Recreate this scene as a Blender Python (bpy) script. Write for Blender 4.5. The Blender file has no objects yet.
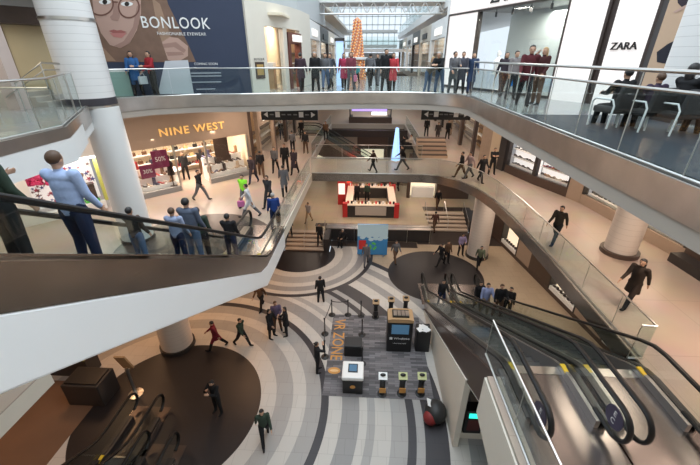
import bpy, bmesh, math, random
from mathutils import Vector, Matrix
random.seed(7)
PI = math.pi
C = bpy.context.scene.collection
L3, L2, L1, L1U = -1.5, -6.9, -12.7, -11.85
R = math.radians

# ------------------------------------------------------------------ camera (350 px centre, focal 355 px, 700x465)
F = 355.0
PITCH = 26.306; YAW = 2.891
cam_d = bpy.data.cameras.new('camera'); cam = bpy.data.objects.new('camera', cam_d); C.objects.link(cam)
cam_d.sensor_width = 36; cam_d.lens = F / 700 * 36; cam_d.clip_start = .05; cam_d.clip_end = 400
cam.rotation_euler = (R(90 - PITCH), 0, R(YAW)); cam.location = (0, 0, 0)
bpy.context.scene.camera = cam
CM = cam.rotation_euler.to_matrix()
def ray(x, y): return CM @ Vector(((x - 350) / F, -(y - 232.5) / F, -1))
def atz(x, y, z):
    d = ray(x, y); return d * (z / d.z)
def atx(x, y, X):
    d = ray(x, y); return d * (X / d.x)

# ------------------------------------------------------------------ materials
MATS = {}
def mat(name, col, rough=.5, metal=0, noise=0, nscale=20, emit=0, bump=0, spec=.5, coat=0):
    if name in MATS: return MATS[name]
    m = bpy.data.materials.new(name); m.use_nodes = True; nt = m.node_tree
    b = nt.nodes['Principled BSDF']
    b.inputs['Base Color'].default_value = (*col, 1); b.inputs['Roughness'].default_value = rough
    b.inputs['Metallic'].default_value = metal; b.inputs['Specular IOR Level'].default_value = spec
    b.inputs['Coat Weight'].default_value = coat
    if emit:
        b.inputs['Emission Color'].default_value = (*col, 1); b.inputs['Emission Strength'].default_value = emit
    if noise or bump:
        tc = nt.nodes.new('ShaderNodeTexCoord'); n = nt.nodes.new('ShaderNodeTexNoise'); n.inputs['Scale'].default_value = nscale
        n.inputs['Detail'].default_value = 4
        nt.links.new(tc.outputs['Object'], n.inputs['Vector'])
        if noise:
            mx = nt.nodes.new('ShaderNodeMix'); mx.data_type = 'RGBA'
            mx.inputs['A'].default_value = (*[c * (1 - noise) for c in col], 1)
            mx.inputs['B'].default_value = (*[min(1, c * (1 + noise)) for c in col], 1)
            nt.links.new(n.outputs['Fac'], mx.inputs['Factor']); nt.links.new(mx.outputs['Result'], b.inputs['Base Color'])
        if bump:
            bp = nt.nodes.new('ShaderNodeBump'); bp.inputs['Strength'].default_value = bump
            nt.links.new(n.outputs['Fac'], bp.inputs['Height']); nt.links.new(bp.outputs['Normal'], b.inputs['Normal'])
    MATS[name] = m; return m
def glassmat(name, tint, ior=1.45, rough=.02):
    m = bpy.data.materials.new(name); m.use_nodes = True; nt = m.node_tree; nt.nodes.clear()
    o = nt.nodes.new('ShaderNodeOutputMaterial'); mx = nt.nodes.new('ShaderNodeMixShader')
    t = nt.nodes.new('ShaderNodeBsdfTransparent'); g = nt.nodes.new('ShaderNodeBsdfGlossy'); f = nt.nodes.new('ShaderNodeMath'); f.operation = 'MULTIPLY_ADD'; f.inputs[1].default_value = .35; f.inputs[2].default_value = .03
    lw = nt.nodes.new('ShaderNodeLayerWeight'); lw.inputs['Blend'].default_value = .5; pw = nt.nodes.new('ShaderNodeMath'); pw.operation = 'POWER'; pw.inputs[1].default_value = 4
    nt.links.new(lw.outputs['Facing'], pw.inputs[0]); nt.links.new(pw.outputs[0], f.inputs[0])
    t.inputs['Color'].default_value = (*tint, 1); g.inputs['Roughness'].default_value = rough
    nt.links.new(f.outputs[0], mx.inputs[0]); nt.links.new(t.outputs[0], mx.inputs[1]); nt.links.new(g.outputs[0], mx.inputs[2])
    nt.links.new(mx.outputs[0], o.inputs[0]); MATS[name] = m; return m
GLASS = glassmat('rail_glass', (.90, .945, .94))
SGLASS = glassmat('shop_glass', (.97, .975, .97))
RGLASS = glassmat('roof_glass', (.93, .97, .97))
WHITE = mat('white_plaster', (.80, .80, .79), .6, noise=.02, nscale=2)
CREAM = mat('cream_plaster', (.72, .67, .58), .6, noise=.03, nscale=2)
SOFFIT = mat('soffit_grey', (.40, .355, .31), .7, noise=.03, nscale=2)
ESCW = mat('escalator_white', (.88, .89, .90), .35, noise=.01, nscale=2, spec=.4)
STEEL = mat('steel', (.62, .61, .59), .28, 1)
BRONZE = mat('bronze_band', (.40, .34, .30), .24, .9, noise=.25, nscale=2.2)
BAND = mat('steel_band', (.54, .49, .455), .28, .9, noise=.28, nscale=1.6)
RUBBER = mat('black_rubber', (.012, .011, .011), .38, spec=.25)
DARK = mat('dark_metal', (.045, .04, .04), .4, .3)
BLACK = mat('black', (.012, .012, .013), .4)
BROWN = mat('dark_brown', (.07, .045, .035), .4, noise=.2, nscale=6)
REDWOOD = mat('red_wood', (.13, .035, .02), .45, noise=.3, nscale=5)
TAUPE = mat('taupe_wall', (.36, .27, .205), .6, noise=.05, nscale=3)
BEIGE = mat('beige_wall', (.58, .47, .34), .6, noise=.05, nscale=3)
TAN = mat('tan', (.42, .27, .14), .6, noise=.1)
GOLD = mat('gold_letters', (.75, .5, .2), .3, .8)
YELLOW = mat('yellow', (.75, .5, .03), .5)
RED = mat('red', (.55, .03, .03), .5)
MAG = mat('magenta_sign', (.19, .015, .07), .6)
NAVY = mat('navy_banner', (.033, .045, .085), .7, noise=.12, nscale=.6)
TEAL = mat('teal_screen', (.03, .75, .55), .4, emit=1.2)
WSCREEN = mat('white_screen', (.85, .82, .76), .4, emit=.6)
BSCREEN = mat('blue_screen', (.05, .12, .2), .3, emit=.5)
WARMLIT = mat('warm_glow', (.8, .68, .5), .5, emit=.7)
COOLLIT = mat('white_lightbox', (.72, .67, .65), .5, emit=.55)
RUBBER.node_tree.nodes['Principled BSDF'].inputs['Roughness'].default_value = .38
BLUELIT = mat('blue_lightbox', (.25, .45, 1), .5, emit=1.4)
PURPLELIT = mat('violet_sign_light', (.3, .2, 1), .5, emit=1.6)
SIGNRED = mat('red_lightbox', (.9, .06, .03), .5, emit=.8)
ORANGE = mat('orange_print', (.62, .3, .08), .7)
GREENP = mat('green_print', (.12, .6, .1), .6)
WHT = mat('white_gloss', (.85, .85, .84), .3)
GREY = mat('mid_grey', (.25, .25, .25), .5)
FLOORPL = mat('floor_plate', (.30, .265, .255), .27, .9, noise=.1, nscale=4)
SKIN = mat('skin', (.52, .31, .21), .5); SKIN2 = mat('skin_dark', (.25, .13, .08), .5)
EYE = mat('eye_dark', (.02, .015, .012), .4); LIP = mat('lips', (.38, .13, .11), .5)

def colmat(c, r=.85):
    return mat('cloth_%02x%02x%02x' % tuple(int(v * 255) for v in c), c, r, noise=.15, nscale=30, spec=.2)

def nodes(m): return m.node_tree.nodes, m.node_tree.links
def tile_floor(name, c1, c2, tile=1.2, rough=.28, joint=.8):
    m = mat(name, c1, rough); N, K = nodes(m); b = N['Principled BSDF']
    g = N.new('ShaderNodeNewGeometry'); br = N.new('ShaderNodeTexBrick'); br.offset = 0
    br.inputs['Scale'].default_value = 1; br.inputs['Brick Width'].default_value = tile; br.inputs['Row Height'].default_value = tile
    br.inputs['Mortar Size'].default_value = .012; br.inputs['Color1'].default_value = (*c1, 1); br.inputs['Color2'].default_value = (*c2, 1)
    br.inputs['Mortar'].default_value = (*[c * joint for c in c1], 1)
    K.new(g.outputs['Position'], br.inputs['Vector'])
    n = N.new('ShaderNodeTexNoise'); n.inputs['Scale'].default_value = .8; K.new(g.outputs['Position'], n.inputs['Vector'])
    mx = N.new('ShaderNodeMix'); mx.data_type = 'RGBA'; mx.blend_type = 'MULTIPLY'; mx.inputs['Factor'].default_value = .25
    K.new(br.outputs['Color'], mx.inputs['A']); K.new(n.outputs['Color'], mx.inputs['B']); K.new(mx.outputs['Result'], b.inputs['Base Color'])
    return m
FL2 = tile_floor('floor_upper_stone', (.50, .40, .335), (.48, .385, .32), 2.4)
FL3 = tile_floor('floor_gallery_stone', (.36, .355, .35), (.34, .335, .33), 1.2, .15)
FLB = tile_floor('floor_beige_stone', (.50, .40, .28), (.48, .385, .27), 1.2)

def ring_floor():
    m = mat('floor_rings', (.5, .5, .5), .3); N, K = nodes(m); b = N['Principled BSDF']
    g = N.new('ShaderNodeNewGeometry')
    cr, gy, lg, dk, br, bg = (.56, .53, .49), (.30, .29, .285), (.38, .365, .35), (.045, .042, .048), (.017, .0135, .015), (.46, .36, .255)
    def ramp(cx, cy, stops, scale):
        d = N.new('ShaderNodeVectorMath'); d.operation = 'DISTANCE'; d.inputs[1].default_value = (cx, cy, L1)
        K.new(g.outputs['Position'], d.inputs[0])
        q = N.new('ShaderNodeMath'); q.operation = 'DIVIDE'; q.inputs[1].default_value = scale; K.new(d.outputs['Value'], q.inputs[0])
        r = N.new('ShaderNodeValToRGB'); r.color_ramp.interpolation = 'CONSTANT'; e = r.color_ramp.elements
        e[0].position = 0; e[0].color = (*stops[0][1], 1); e[1].position = stops[1][0] / scale; e[1].color = (*stops[1][1], 1)
        for p, c in stops[2:]:
            x = e.new(p / scale); x.color = (*c, 1)
        K.new(q.outputs[0], r.inputs[0]); return d, r
    d1, r1 = ramp(-8.15, 9.4, [(0, cr), (4.4, cr), (4.6, lg), (5.3, cr), (5.85, lg), (6.42, dk), (6.72, cr), (7.3, gy), (7.98, cr), (8.29, lg),
                               (8.62, cr), (9.28, lg), (9.9, dk), (10.2, lg), (10.52, dk), (11.4, cr), (12.1, gy), (12.6, cr), (13.2, gy), (13.7, cr), (14.2, dk), (14.55, bg)], 20)
    d2, r2 = ramp(-4.6, 22, [(0, br), (2.4, cr), (2.9, lg), (3.6, cr), (4.06, gy), (4.5, cr), (4.8, dk)], 20)
    def less(d, v):
        l = N.new('ShaderNodeMath'); l.operation = 'LESS_THAN'; l.inputs[1].default_value = v; K.new(d.outputs['Value'], l.inputs[0]); return l
    def mix(f, a, bb, const=None, mode='MIX', fac=None):
        x = N.new('ShaderNodeMix'); x.data_type = 'RGBA'; x.blend_type = mode
        if f is not None: K.new(f, x.inputs['Factor'])
        else: x.inputs['Factor'].default_value = fac
        K.new(a, x.inputs['A'])
        if const: x.inputs['B'].default_value = (*const, 1)
        else: K.new(bb, x.inputs['B'])
        return x.outputs['Result']
    c = mix(less(d2, 5.12).outputs[0], r1.outputs['Color'], r2.outputs['Color'])
    d3 = N.new('ShaderNodeVectorMath'); d3.operation = 'DISTANCE'; d3.inputs[1].default_value = (4.55, 19.8, L1); K.new(g.outputs['Position'], d3.inputs[0])
    c = mix(less(d3, 3.05).outputs[0], c, None, br)
    d4 = N.new('ShaderNodeVectorMath'); d4.operation = 'DISTANCE'; d4.inputs[1].default_value = (-7.65, 9.32, L1); K.new(g.outputs['Position'], d4.inputs[0])
    c = mix(less(d4, 3.5).outputs[0], c, None, br)
    # tile joints and slight mottling
    bt = N.new('ShaderNodeTexBrick'); bt.offset = .5; bt.inputs['Scale'].default_value = 1; bt.inputs['Brick Width'].default_value = .6
    bt.inputs['Row Height'].default_value = .6; bt.inputs['Mortar Size'].default_value = .006
    bt.inputs['Color1'].default_value = (1, 1, 1, 1); bt.inputs['Color2'].default_value = (.94, .94, .94, 1); bt.inputs['Mortar'].default_value = (.72, .72, .72, 1)
    K.new(g.outputs['Position'], bt.inputs['Vector'])
    c = mix(None, c, bt.outputs['Color'], None, 'MULTIPLY', 1)
    K.new(c, b.inputs['Base Color']); return m
FL1 = ring_floor(); FL1.node_tree.nodes['Principled BSDF'].inputs['Roughness'].default_value = .42
def striped(name, base, line, period, axis=2, rough=.45, frac=.05):
    m = mat(name, base, rough); N, K = nodes(m); b = N['Principled BSDF']; g = N.new('ShaderNodeNewGeometry'); s = N.new('ShaderNodeSeparateXYZ')
    K.new(g.outputs['Position'], s.inputs[0]); w = N.new('ShaderNodeMath'); w.operation = 'WRAP'; w.inputs[1].default_value = period; w.inputs[2].default_value = 0
    K.new(s.outputs[axis], w.inputs[0]); l = N.new('ShaderNodeMath'); l.operation = 'LESS_THAN'; l.inputs[1].default_value = period * frac; K.new(w.outputs[0], l.inputs[0])
    x = N.new('ShaderNodeMix'); x.data_type = 'RGBA'; x.inputs['A'].default_value = (*base, 1); x.inputs['B'].default_value = (*line, 1)
    K.new(l.outputs[0], x.inputs['Factor']); K.new(x.outputs['Result'], b.inputs['Base Color']); return m
COLM = striped('column_tiles', (.76, .75, .74), (.56, .55, .54), .22)
COLW = striped('column_tiles_warm', (.68, .60, .54), (.54, .46, .41), .22)
STEPM = striped('stair_step_stone', (.50, .42, .34), (.12, .09, .07), .17, 2, .6, .3)
TREAD = striped('escalator_tread', (.09, .09, .09), (.03, .03, .03), .03, 0, .4, .4)
def carpet():
    m = mat('mat_carpet', (.2, .2, .2), .9); N, K = nodes(m); b = N['Principled BSDF']; g = N.new('ShaderNodeNewGeometry')
    bt = N.new('ShaderNodeTexBrick'); bt.inputs['Scale'].default_value = 1; bt.inputs['Brick Width'].default_value = .55; bt.inputs['Row Height'].default_value = .12
    bt.inputs['Mortar Size'].default_value = .004; bt.inputs['Color1'].default_value = (.09, .085, .09, 1); bt.inputs['Color2'].default_value = (.24, .225, .235, 1)
    bt.inputs['Mortar'].default_value = (.05, .05, .05, 1); K.new(g.outputs['Position'], bt.inputs['Vector']); K.new(bt.outputs['Color'], b.inputs['Base Color']); return m
CARPET = carpet()

# ------------------------------------------------------------------ mesh builder
class MB:
    def __init__(s): s.v = []; s.f = []; s.m = []; s.mats = []
    def mi(s, m):
        if m not in s.mats: s.mats.append(m)
        return s.mats.index(m)
    def add(s, vs, fs, m):
        o = len(s.v); s.v += [tuple(v) for v in vs]; s.f += [tuple(i + o for i in f) for f in fs]; s.m += [s.mi(m)] * len(fs); return s
    def box(s, x0, x1, y0, y1, z0, z1, m):
        vs = [(x, y, z) for z in (z0, z1) for y in (y0, y1) for x in (x0, x1)]
        return s.add(vs, [(0, 2, 3, 1), (4, 5, 7, 6), (0, 1, 5, 4), (2, 6, 7, 3), (0, 4, 6, 2), (1, 3, 7, 5)], m)
    def obox(s, c, size, M, m):
        vs = [Vector(c) + M @ Vector((x * size[0] / 2, y * size[1] / 2, z * size[2] / 2)) for z in (-1, 1) for y in (-1, 1) for x in (-1, 1)]
        return s.add(vs, [(0, 2, 3, 1), (4, 5, 7, 6), (0, 1, 5, 4), (2, 6, 7, 3), (0, 4, 6, 2), (1, 3, 7, 5)], m)
    def prism(s, poly, z0, z1, m, axis='z'):
        n = len(poly)
        if axis == 'z': P = lambda p, h: (p[0], p[1], h)
        elif axis == 'x': P = lambda p, h: (h, p[0], p[1])
        else: P = lambda p, h: (p[0], h, p[1])
        vs = [P(p, z0) for p in poly] + [P(p, z1) for p in poly]
        fs = [tuple(range(n - 1, -1, -1)), tuple(range(n, 2 * n))] + [(i, (i + 1) % n, n + (i + 1) % n, n + i) for i in range(n)]
        return s.add(vs, fs, m)
    def lathe(s, prof, m, c=(0, 0, 0), n=24, cap=True, sy=1):
        vs = []; fs = []
        for r, z in prof:
            for i in range(n): a = 2 * PI * i / n; vs.append((c[0] + r * math.cos(a), c[1] + r * sy * math.sin(a), c[2] + z))
        for k in range(len(prof) - 1):
            for i in range(n): j = (i + 1) % n; fs.append((k * n + i, k * n + j, (k + 1) * n + j, (k + 1) * n + i))
        if cap: fs.append(tuple(range(n - 1, -1, -1))); fs.append(tuple(range((len(prof) - 1) * n, len(prof) * n)))
        return s.add(vs, fs, m)
    def cyl(s, c, r, z0, z1, m, n=20): return s.lathe([(r, z0), (r, z1)], m, (c[0], c[1], 0), n)
    def tube(s, pts, r, m, n=8, flat=1, closed=False):
        pts = [Vector(p) for p in pts]; vs = []; fs = []; N = len(pts); up = None
        for i, p in enumerate(pts):
            a = pts[i - 1] if (i > 0 or closed) else pts[i]; b = pts[(i + 1) % N] if (i < N - 1 or closed) else pts[i]
            t = (b - a).normalized()
            ref = Vector((1, 0, 0)) if abs(t.x) < .9 else Vector((0, 0, 1))
            u = t.cross(ref).normalized(); w = t.cross(u).normalized()
            for k in range(n): q = 2 * PI * k / n; vs.append(p + u * (r * flat * math.cos(q)) + w * (r * math.sin(q)))
        for i in range(N if closed else N - 1):
            for k in range(n): j = (k + 1) % n; i2 = (i + 1) % N; fs.append((i * n + k, i * n + j, i2 * n + j, i2 * n + k))
        if not closed: fs.append(tuple(range(n - 1, -1, -1))); fs.append(tuple(range((N - 1) * n, N * n)))
        return s.add(vs, fs, m)
    def blob(s, c, r, m, n=10, k=7):
        prof = [(max(.001, math.sin(PI * i / k)), -math.cos(PI * i / k)) for i in range(k + 1)]
        vs = []; fs = []
        for q, z in prof:
            for i in range(n): a = 2 * PI * i / n; vs.append((c[0] + r[0] * q * math.cos(a), c[1] + r[1] * q * math.sin(a), c[2] + r[2] * z))
        for q in range(k):
            for i in range(n): j = (i + 1) % n; fs.append((q * n + i, q * n + j, (q + 1) * n + j, (q + 1) * n + i))
        return s.add(vs, fs, m)
    def build(s, name, parent=None, kind=None, loc=None, rot=0, smooth=False, bevel=0):
        me = bpy.data.meshes.new(name); me.from_pydata(s.v, [], s.f)
        for m in s.mats: me.materials.append(m)
        for p, i in zip(me.polygons, s.m): p.material_index = i; p.use_smooth = smooth
        bm = bmesh.new(); bm.from_mesh(me); bmesh.ops.recalc_face_normals(bm, faces=bm.faces); bm.to_mesh(me); bm.free()
        if smooth: me.set_sharp_from_angle(angle=R(40))
        o = bpy.data.objects.new(name, me); C.objects.link(o)
        if parent: o.parent = parent
        if kind: o['kind'] = kind
        if loc: o.location = loc
        if rot: o.rotation_euler.z = rot
        if bevel:
            b = o.modifiers.new('bevel', 'BEVEL'); b.width = bevel; b.segments = 2; b.limit_method = 'ANGLE'
        return o
def thing(name, label, cat, loc=(0, 0, 0), rot=0, group=None):
    o = bpy.data.objects.new(name, None); C.objects.link(o); o.location = loc; o.rotation_euler.z = rot
    o['label'] = label; o['category'] = cat
    if group: o['group'] = group
    o.empty_display_size = .1
    return o
def tag(o, label, cat, group=None):
    o['label'] = label; o['category'] = cat
    if group: o['group'] = group
    return o
def copy_tree(o, parent=None):
    c = o.copy(); C.objects.link(c)
    if parent: c.parent = parent
    for ch in list(o.children): copy_tree(ch, c)
    return c
def text(body, size, m, parent, name='lettering', loc=(0, 0, 0), rot=(PI / 2, 0, 0), ext=.01, align='CENTER', sx=1, bold=0, space=1):
    cu = bpy.data.curves.new(name, 'FONT'); cu.body = body; cu.size = size; cu.extrude = ext; cu.align_x = align; cu.align_y = 'CENTER'
    cu.offset = bold; cu.resolution_u = 3; cu.space_character = space
    t = bpy.data.objects.new('tmp', cu); C.objects.link(t)
    me = bpy.data.meshes.new_from_object(t.evaluated_get(bpy.context.evaluated_depsgraph_get()))
    bpy.data.objects.remove(t); me.name = name; me.materials.clear(); me.materials.append(m)
    for v in me.vertices: v.co.x *= sx
    o = bpy.data.objects.new(name, me); C.objects.link(o); o.location = loc; o.rotation_euler = rot
    if parent: o.parent = parent
    return o
def ang(A, B): return math.atan2(B[1] - A[1], B[0] - A[0])
def dist(A, B): return math.hypot(B[0] - A[0], B[1] - A[1])

# ------------------------------------------------------------------ FLOORS and SLABS
MB().box(-22, 16, -4, 22.45, L1 - .3, L1, FL1).box(-2.6, 16, 22.45, 26.1, L1 - .3, L1, FL1).build('floor', kind='structure')
# raised concourse at the back of the lowest level
MB().prism([(-22, 24.2), (-2.65, 24.2), (-2.65, 24.9), (4.9, 24.9), (4.9, 28.3), (12, 28.3), (12, 60), (-22, 60)], L1U - .3, L1U, FLB).build('floor', kind='structure')
# level 2 slab
SL2 = L2 - .5
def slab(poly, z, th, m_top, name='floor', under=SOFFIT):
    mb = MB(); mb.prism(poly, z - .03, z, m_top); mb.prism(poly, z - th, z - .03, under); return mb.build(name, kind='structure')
rc = [(3.6, 22.6), (4.6, 22.4), (5.7, 21.4), (6.4, 20.0), (6.8, 18.2), (7.0, 15.5), (7.05, 12), (7.0, 9), (6.95, 6.3)]
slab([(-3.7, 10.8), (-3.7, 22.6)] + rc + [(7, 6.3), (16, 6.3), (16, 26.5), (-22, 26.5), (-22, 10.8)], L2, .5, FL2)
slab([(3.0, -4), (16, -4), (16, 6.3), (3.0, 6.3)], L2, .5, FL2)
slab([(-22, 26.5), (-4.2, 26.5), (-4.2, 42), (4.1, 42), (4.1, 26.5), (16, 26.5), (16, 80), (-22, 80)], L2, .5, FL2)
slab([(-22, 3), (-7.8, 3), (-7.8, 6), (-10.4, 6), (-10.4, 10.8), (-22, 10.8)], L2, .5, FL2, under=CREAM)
# dark landing disc of the upper level
MB().lathe([(3.1, 0), (3.1, .004)], mat('floor_dark_inlay', (.055, .04, .038), .3), (-6.95, 12.6, L2 + .001), 48).build('floor', kind='structure')
# level 3 slab: left gallery, bridge, right gallery
lf = [(-7.2, -4), (-7.2, 8.3), (-8.4, 10.3), (-9.4, 12.0), (-10.4, 12.9), (-10.5, 13.7), (-9.9, 14.3), (-9.15, 15.38), (-7.44, 16.3), (-5.68, 16.5), (-3.58, 17.0), (-1.82, 17.5), (-.2, 17.75), (1.43, 17.75), (2.6, 17.55), (3.5, 17.1), (4.05, 16.5), (4.2, 15.8), (4.2, -4)]
SL3 = L3 - .72
edge_top = lf
slab(lf + [(16, -4), (16, 34), (-24, 34), (-24, -4)], L3, .72, FL3, under=WHITE)
slab([(-24, 34), (-3.4, 34), (-3.4, 80), (-24, 80)], L3, .95, FL3); slab([(5.6, 34), (16, 34), (16, 80), (5.6, 80)], L3, .95, FL3)

def band_along(path, z0, z1, m, th=.06, off=0, name='trim_1', kind='structure', parent=None, smooth=True):
    """upright strip following a plan path"""
    mb = MB(); n = len(path); L = []; Rr = []
    for i, p in enumerate(path):
        a = Vector(path[max(i - 1, 0)]); b = Vector(path[min(i + 1, n - 1)]); t = (b - a).normalized(); nn = Vector((t.y, -t.x))
        L.append(Vector(p) + nn * (off + th / 2)); Rr.append(Vector(p) + nn * (off - th / 2))
    vs = [(q.x, q.y, z) for z in (z0, z1) for q in L] + [(q.x, q.y, z) for z in (z0, z1) for q in Rr]
    fs = []
    for i in range(n - 1):
        fs += [(i, i + 1, n + i + 1, n + i), (2 * n + i, 3 * n + i, 3 * n + i + 1, 2 * n + i + 1), (n + i, n + i + 1, 3 * n + i + 1, 3 * n + i), (i, 2 * n + i, 2 * n + i + 1, i + 1)]
    fs += [(0, n, 3 * n, 2 * n), (n - 1, 3 * n - 1, 4 * n - 1, 2 * n - 1)]
    mb.add(vs, fs, m); return mb.build(name, parent, kind, smooth=smooth)
def dens(path, step=.5):
    out = []
    for a, b in zip(path, path[1:]):
        k = max(1, int(dist(a, b) / step)); out += [(a[0] + (b[0] - a[0]) * i / k, a[1] + (b[1] - a[1]) * i / k) for i in range(k)]
    return out + [path[-1]]
band_along(edge_top[:3], L3 - .24, L3 + .02, BAND, .05, .03, 'trim_2'); band_along(edge_top[:3], L3 - .8, L3 - .24, WHITE, .05, .02, 'trim_2'); band_along(edge_top[2:], L3 - .46, L3 + .02, BAND, .05, .03, 'trim_2')
band_along([(-3.7, 13.2), (-3.7, 22.5)], L2 - .49, L2 + .02, CREAM, .05, .03, 'trim_3')
band_along([(-3.7, 22.6)] + rc, L2 - .49, L2 + .02, BRONZE, .05, .03, 'trim_3')
band_along([(7.0, 6.3), (7.0, 6.28)], L2 - .5, L2, BRONZE, .05, .03, 'trim_4')
# shelf soffit setback below the level-3 band
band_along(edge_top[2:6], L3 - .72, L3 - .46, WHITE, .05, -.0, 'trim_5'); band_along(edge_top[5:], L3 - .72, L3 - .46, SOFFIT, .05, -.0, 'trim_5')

def railing(path, z, label, h=1.07, panel=1.5, top2=False, group=None, r=.025, posts=True, m=GLASS, corner=None):
    t = thing('glass_railing', label, 'railing', (path[0][0], path[0][1], z), 0, group)
    ox, oy = path[0]; P = [(x - ox, y - oy) for x, y in path]
    # resample into panels
    segs = []; cum = [0]
    for a, b in zip(P, P[1:]): cum.append(cum[-1] + dist(a, b))
    tot = cum[-1]; n = max(1, round(tot / panel))
    def pt(s):
        for i in range(len(cum) - 1):
            if s <= cum[i + 1] + 1e-6:
                f = (s - cum[i]) / max(1e-6, cum[i + 1] - cum[i]); return (P[i][0] + (P[i + 1][0] - P[i][0]) * f, P[i][1] + (P[i + 1][1] - P[i][1]) * f)
        return P[-1]
    for i in range(n):
        a, b = tot * i / n, tot * (i + 1) / n; inner = [c for c in cum if a + .05 < c < b - .05]
        sub = [pt(a + .012)] + [pt(c) for c in inner] + [pt(b - .012)]
        band_along(sub, .03, h - .02, m, .014, 0, 'glass_panel', None, t, smooth=False)
        if posts:
            p = pt(a); MB().cyl(p, .009, .02, (h + .25) if top2 else h, STEEL, 8).build('post', t)
    if posts: MB().cyl(pt(tot), .009, .02, (h + .25) if top2 else h, STEEL, 8).build('post', t)
    MB().tube([(x, y, h) for x, y in P], r, STEEL, 8).build('handrail', t, smooth=True)
    if top2: MB().tube([(x, y, h + .25) for x, y in P], r * 1.2, STEEL, 8).build('handrail', t, smooth=True)
    mb = MB(); mb.tube([(x, y, .03) for x, y in P], .03, STEEL, 6); mb.build('base_channel', t)
    return t
railing([(-7.26, -1), (-7.26, 8.3), (-8.45, 10.3)], L3, 'glass railing of the upper gallery beside the big white tiled column', top2=False)
railing([(-8.5, 10.4), (-9.1, 11.4)], L3, 'short slanting glass railing piece behind the big white column')
railing([(-10.0, 14.4), (-9.1, 15.48), (-7.4, 16.38), (-5.68, 16.58), (-3.58, 17.08), (-1.82, 17.58), (-.2, 17.83), (1.43, 17.83), (2.65, 17.63), (3.6, 17.15), (4.15, 16.55)], L3, 'curved glass railing along the upper bridge in front of the eyewear banner', panel=2.2, posts=False)
railing([(4.28, 16.3), (4.28, .6)], L3, 'long glass railing with double steel rails beside the pale fashion storefront', h=1.07, panel=1.45, top2=True)
railing([(-3.78, 13.4), (-3.78, 22.6)], L2, 'glass railing beside the lower landing of the tall white escalator', panel=1.6)
railing([(-3.7, 22.68), (3.65, 22.68), (4.68, 22.46), (5.8, 21.42), (6.48, 20.0), (6.88, 18.2), (7.08, 15.5), (7.13, 12), (7.08, 7.05), (6.72, 7.05)], L2, 'glass railing of the middle bridge curving round to the escalator landing', panel=1.7)
railing([(-3.9, 26.4), (4.0, 26.4)], L2, 'glass railing on the back edge of the middle bridge', panel=2)
railing([(-4.3, 26.9), (-4.3, 41.8)], L2, 'glass railing of the far opening, on the shoe shop side', panel=2, posts=False)
railing([(4.2, 29.2), (4.2, 41.8)], L2, 'glass railing of the far opening, on the display window side', panel=2, posts=False)
railing([(3.16, 3.0), (3.16, 7.0)], L2, 'glass parapet with bright steel rail beside the escalator top landing', panel=1.6, h=1.12)

# ------------------------------------------------------------------ COLUMNS
def column(x, y, z0, z1, r, m, rings, pads=()):
    o = MB().lathe([(r, z0), (r, z1)], m, (x, y, 0), 40).build('column', kind='structure', smooth=True)
    for z, h, rr, mm in rings: MB().lathe([(rr, z), (rr, z + h)], mm, (x, y, 0), 40).build('trim', o, smooth=True)
    return o
column(-9.1, 12.75, L1, SL2, .72, COLW, [(L1, .2, .8, DARK)])
column(-9.65, 12.95, L2, L3 - .1, .6, WHITE, [(L2 + .0, .12, .64, DARK)])
column(-9.9, 13.0, L3 - .1, 6.5, .76, COLM, [(L3 - .02, .24, .775, mat('column_collar', (.05, .045, .055), .35)), (L3 - .1, .07, .785, STEEL), (1.05, .09, .785, STEEL)])
column(9.95, 12.7, L2, SL3, .54, COLW, [(L2, .16, .66, BROWN), (-4.65, .05, .55, BROWN)])
column(8.3, 10.25, L3, 6.5, .72, COLM, [(L3, .2, .86, DARK)])
column(7.9, 22.4, L1, SL2, .7, COLW, [(L1, .2, .78, DARK)])

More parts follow.
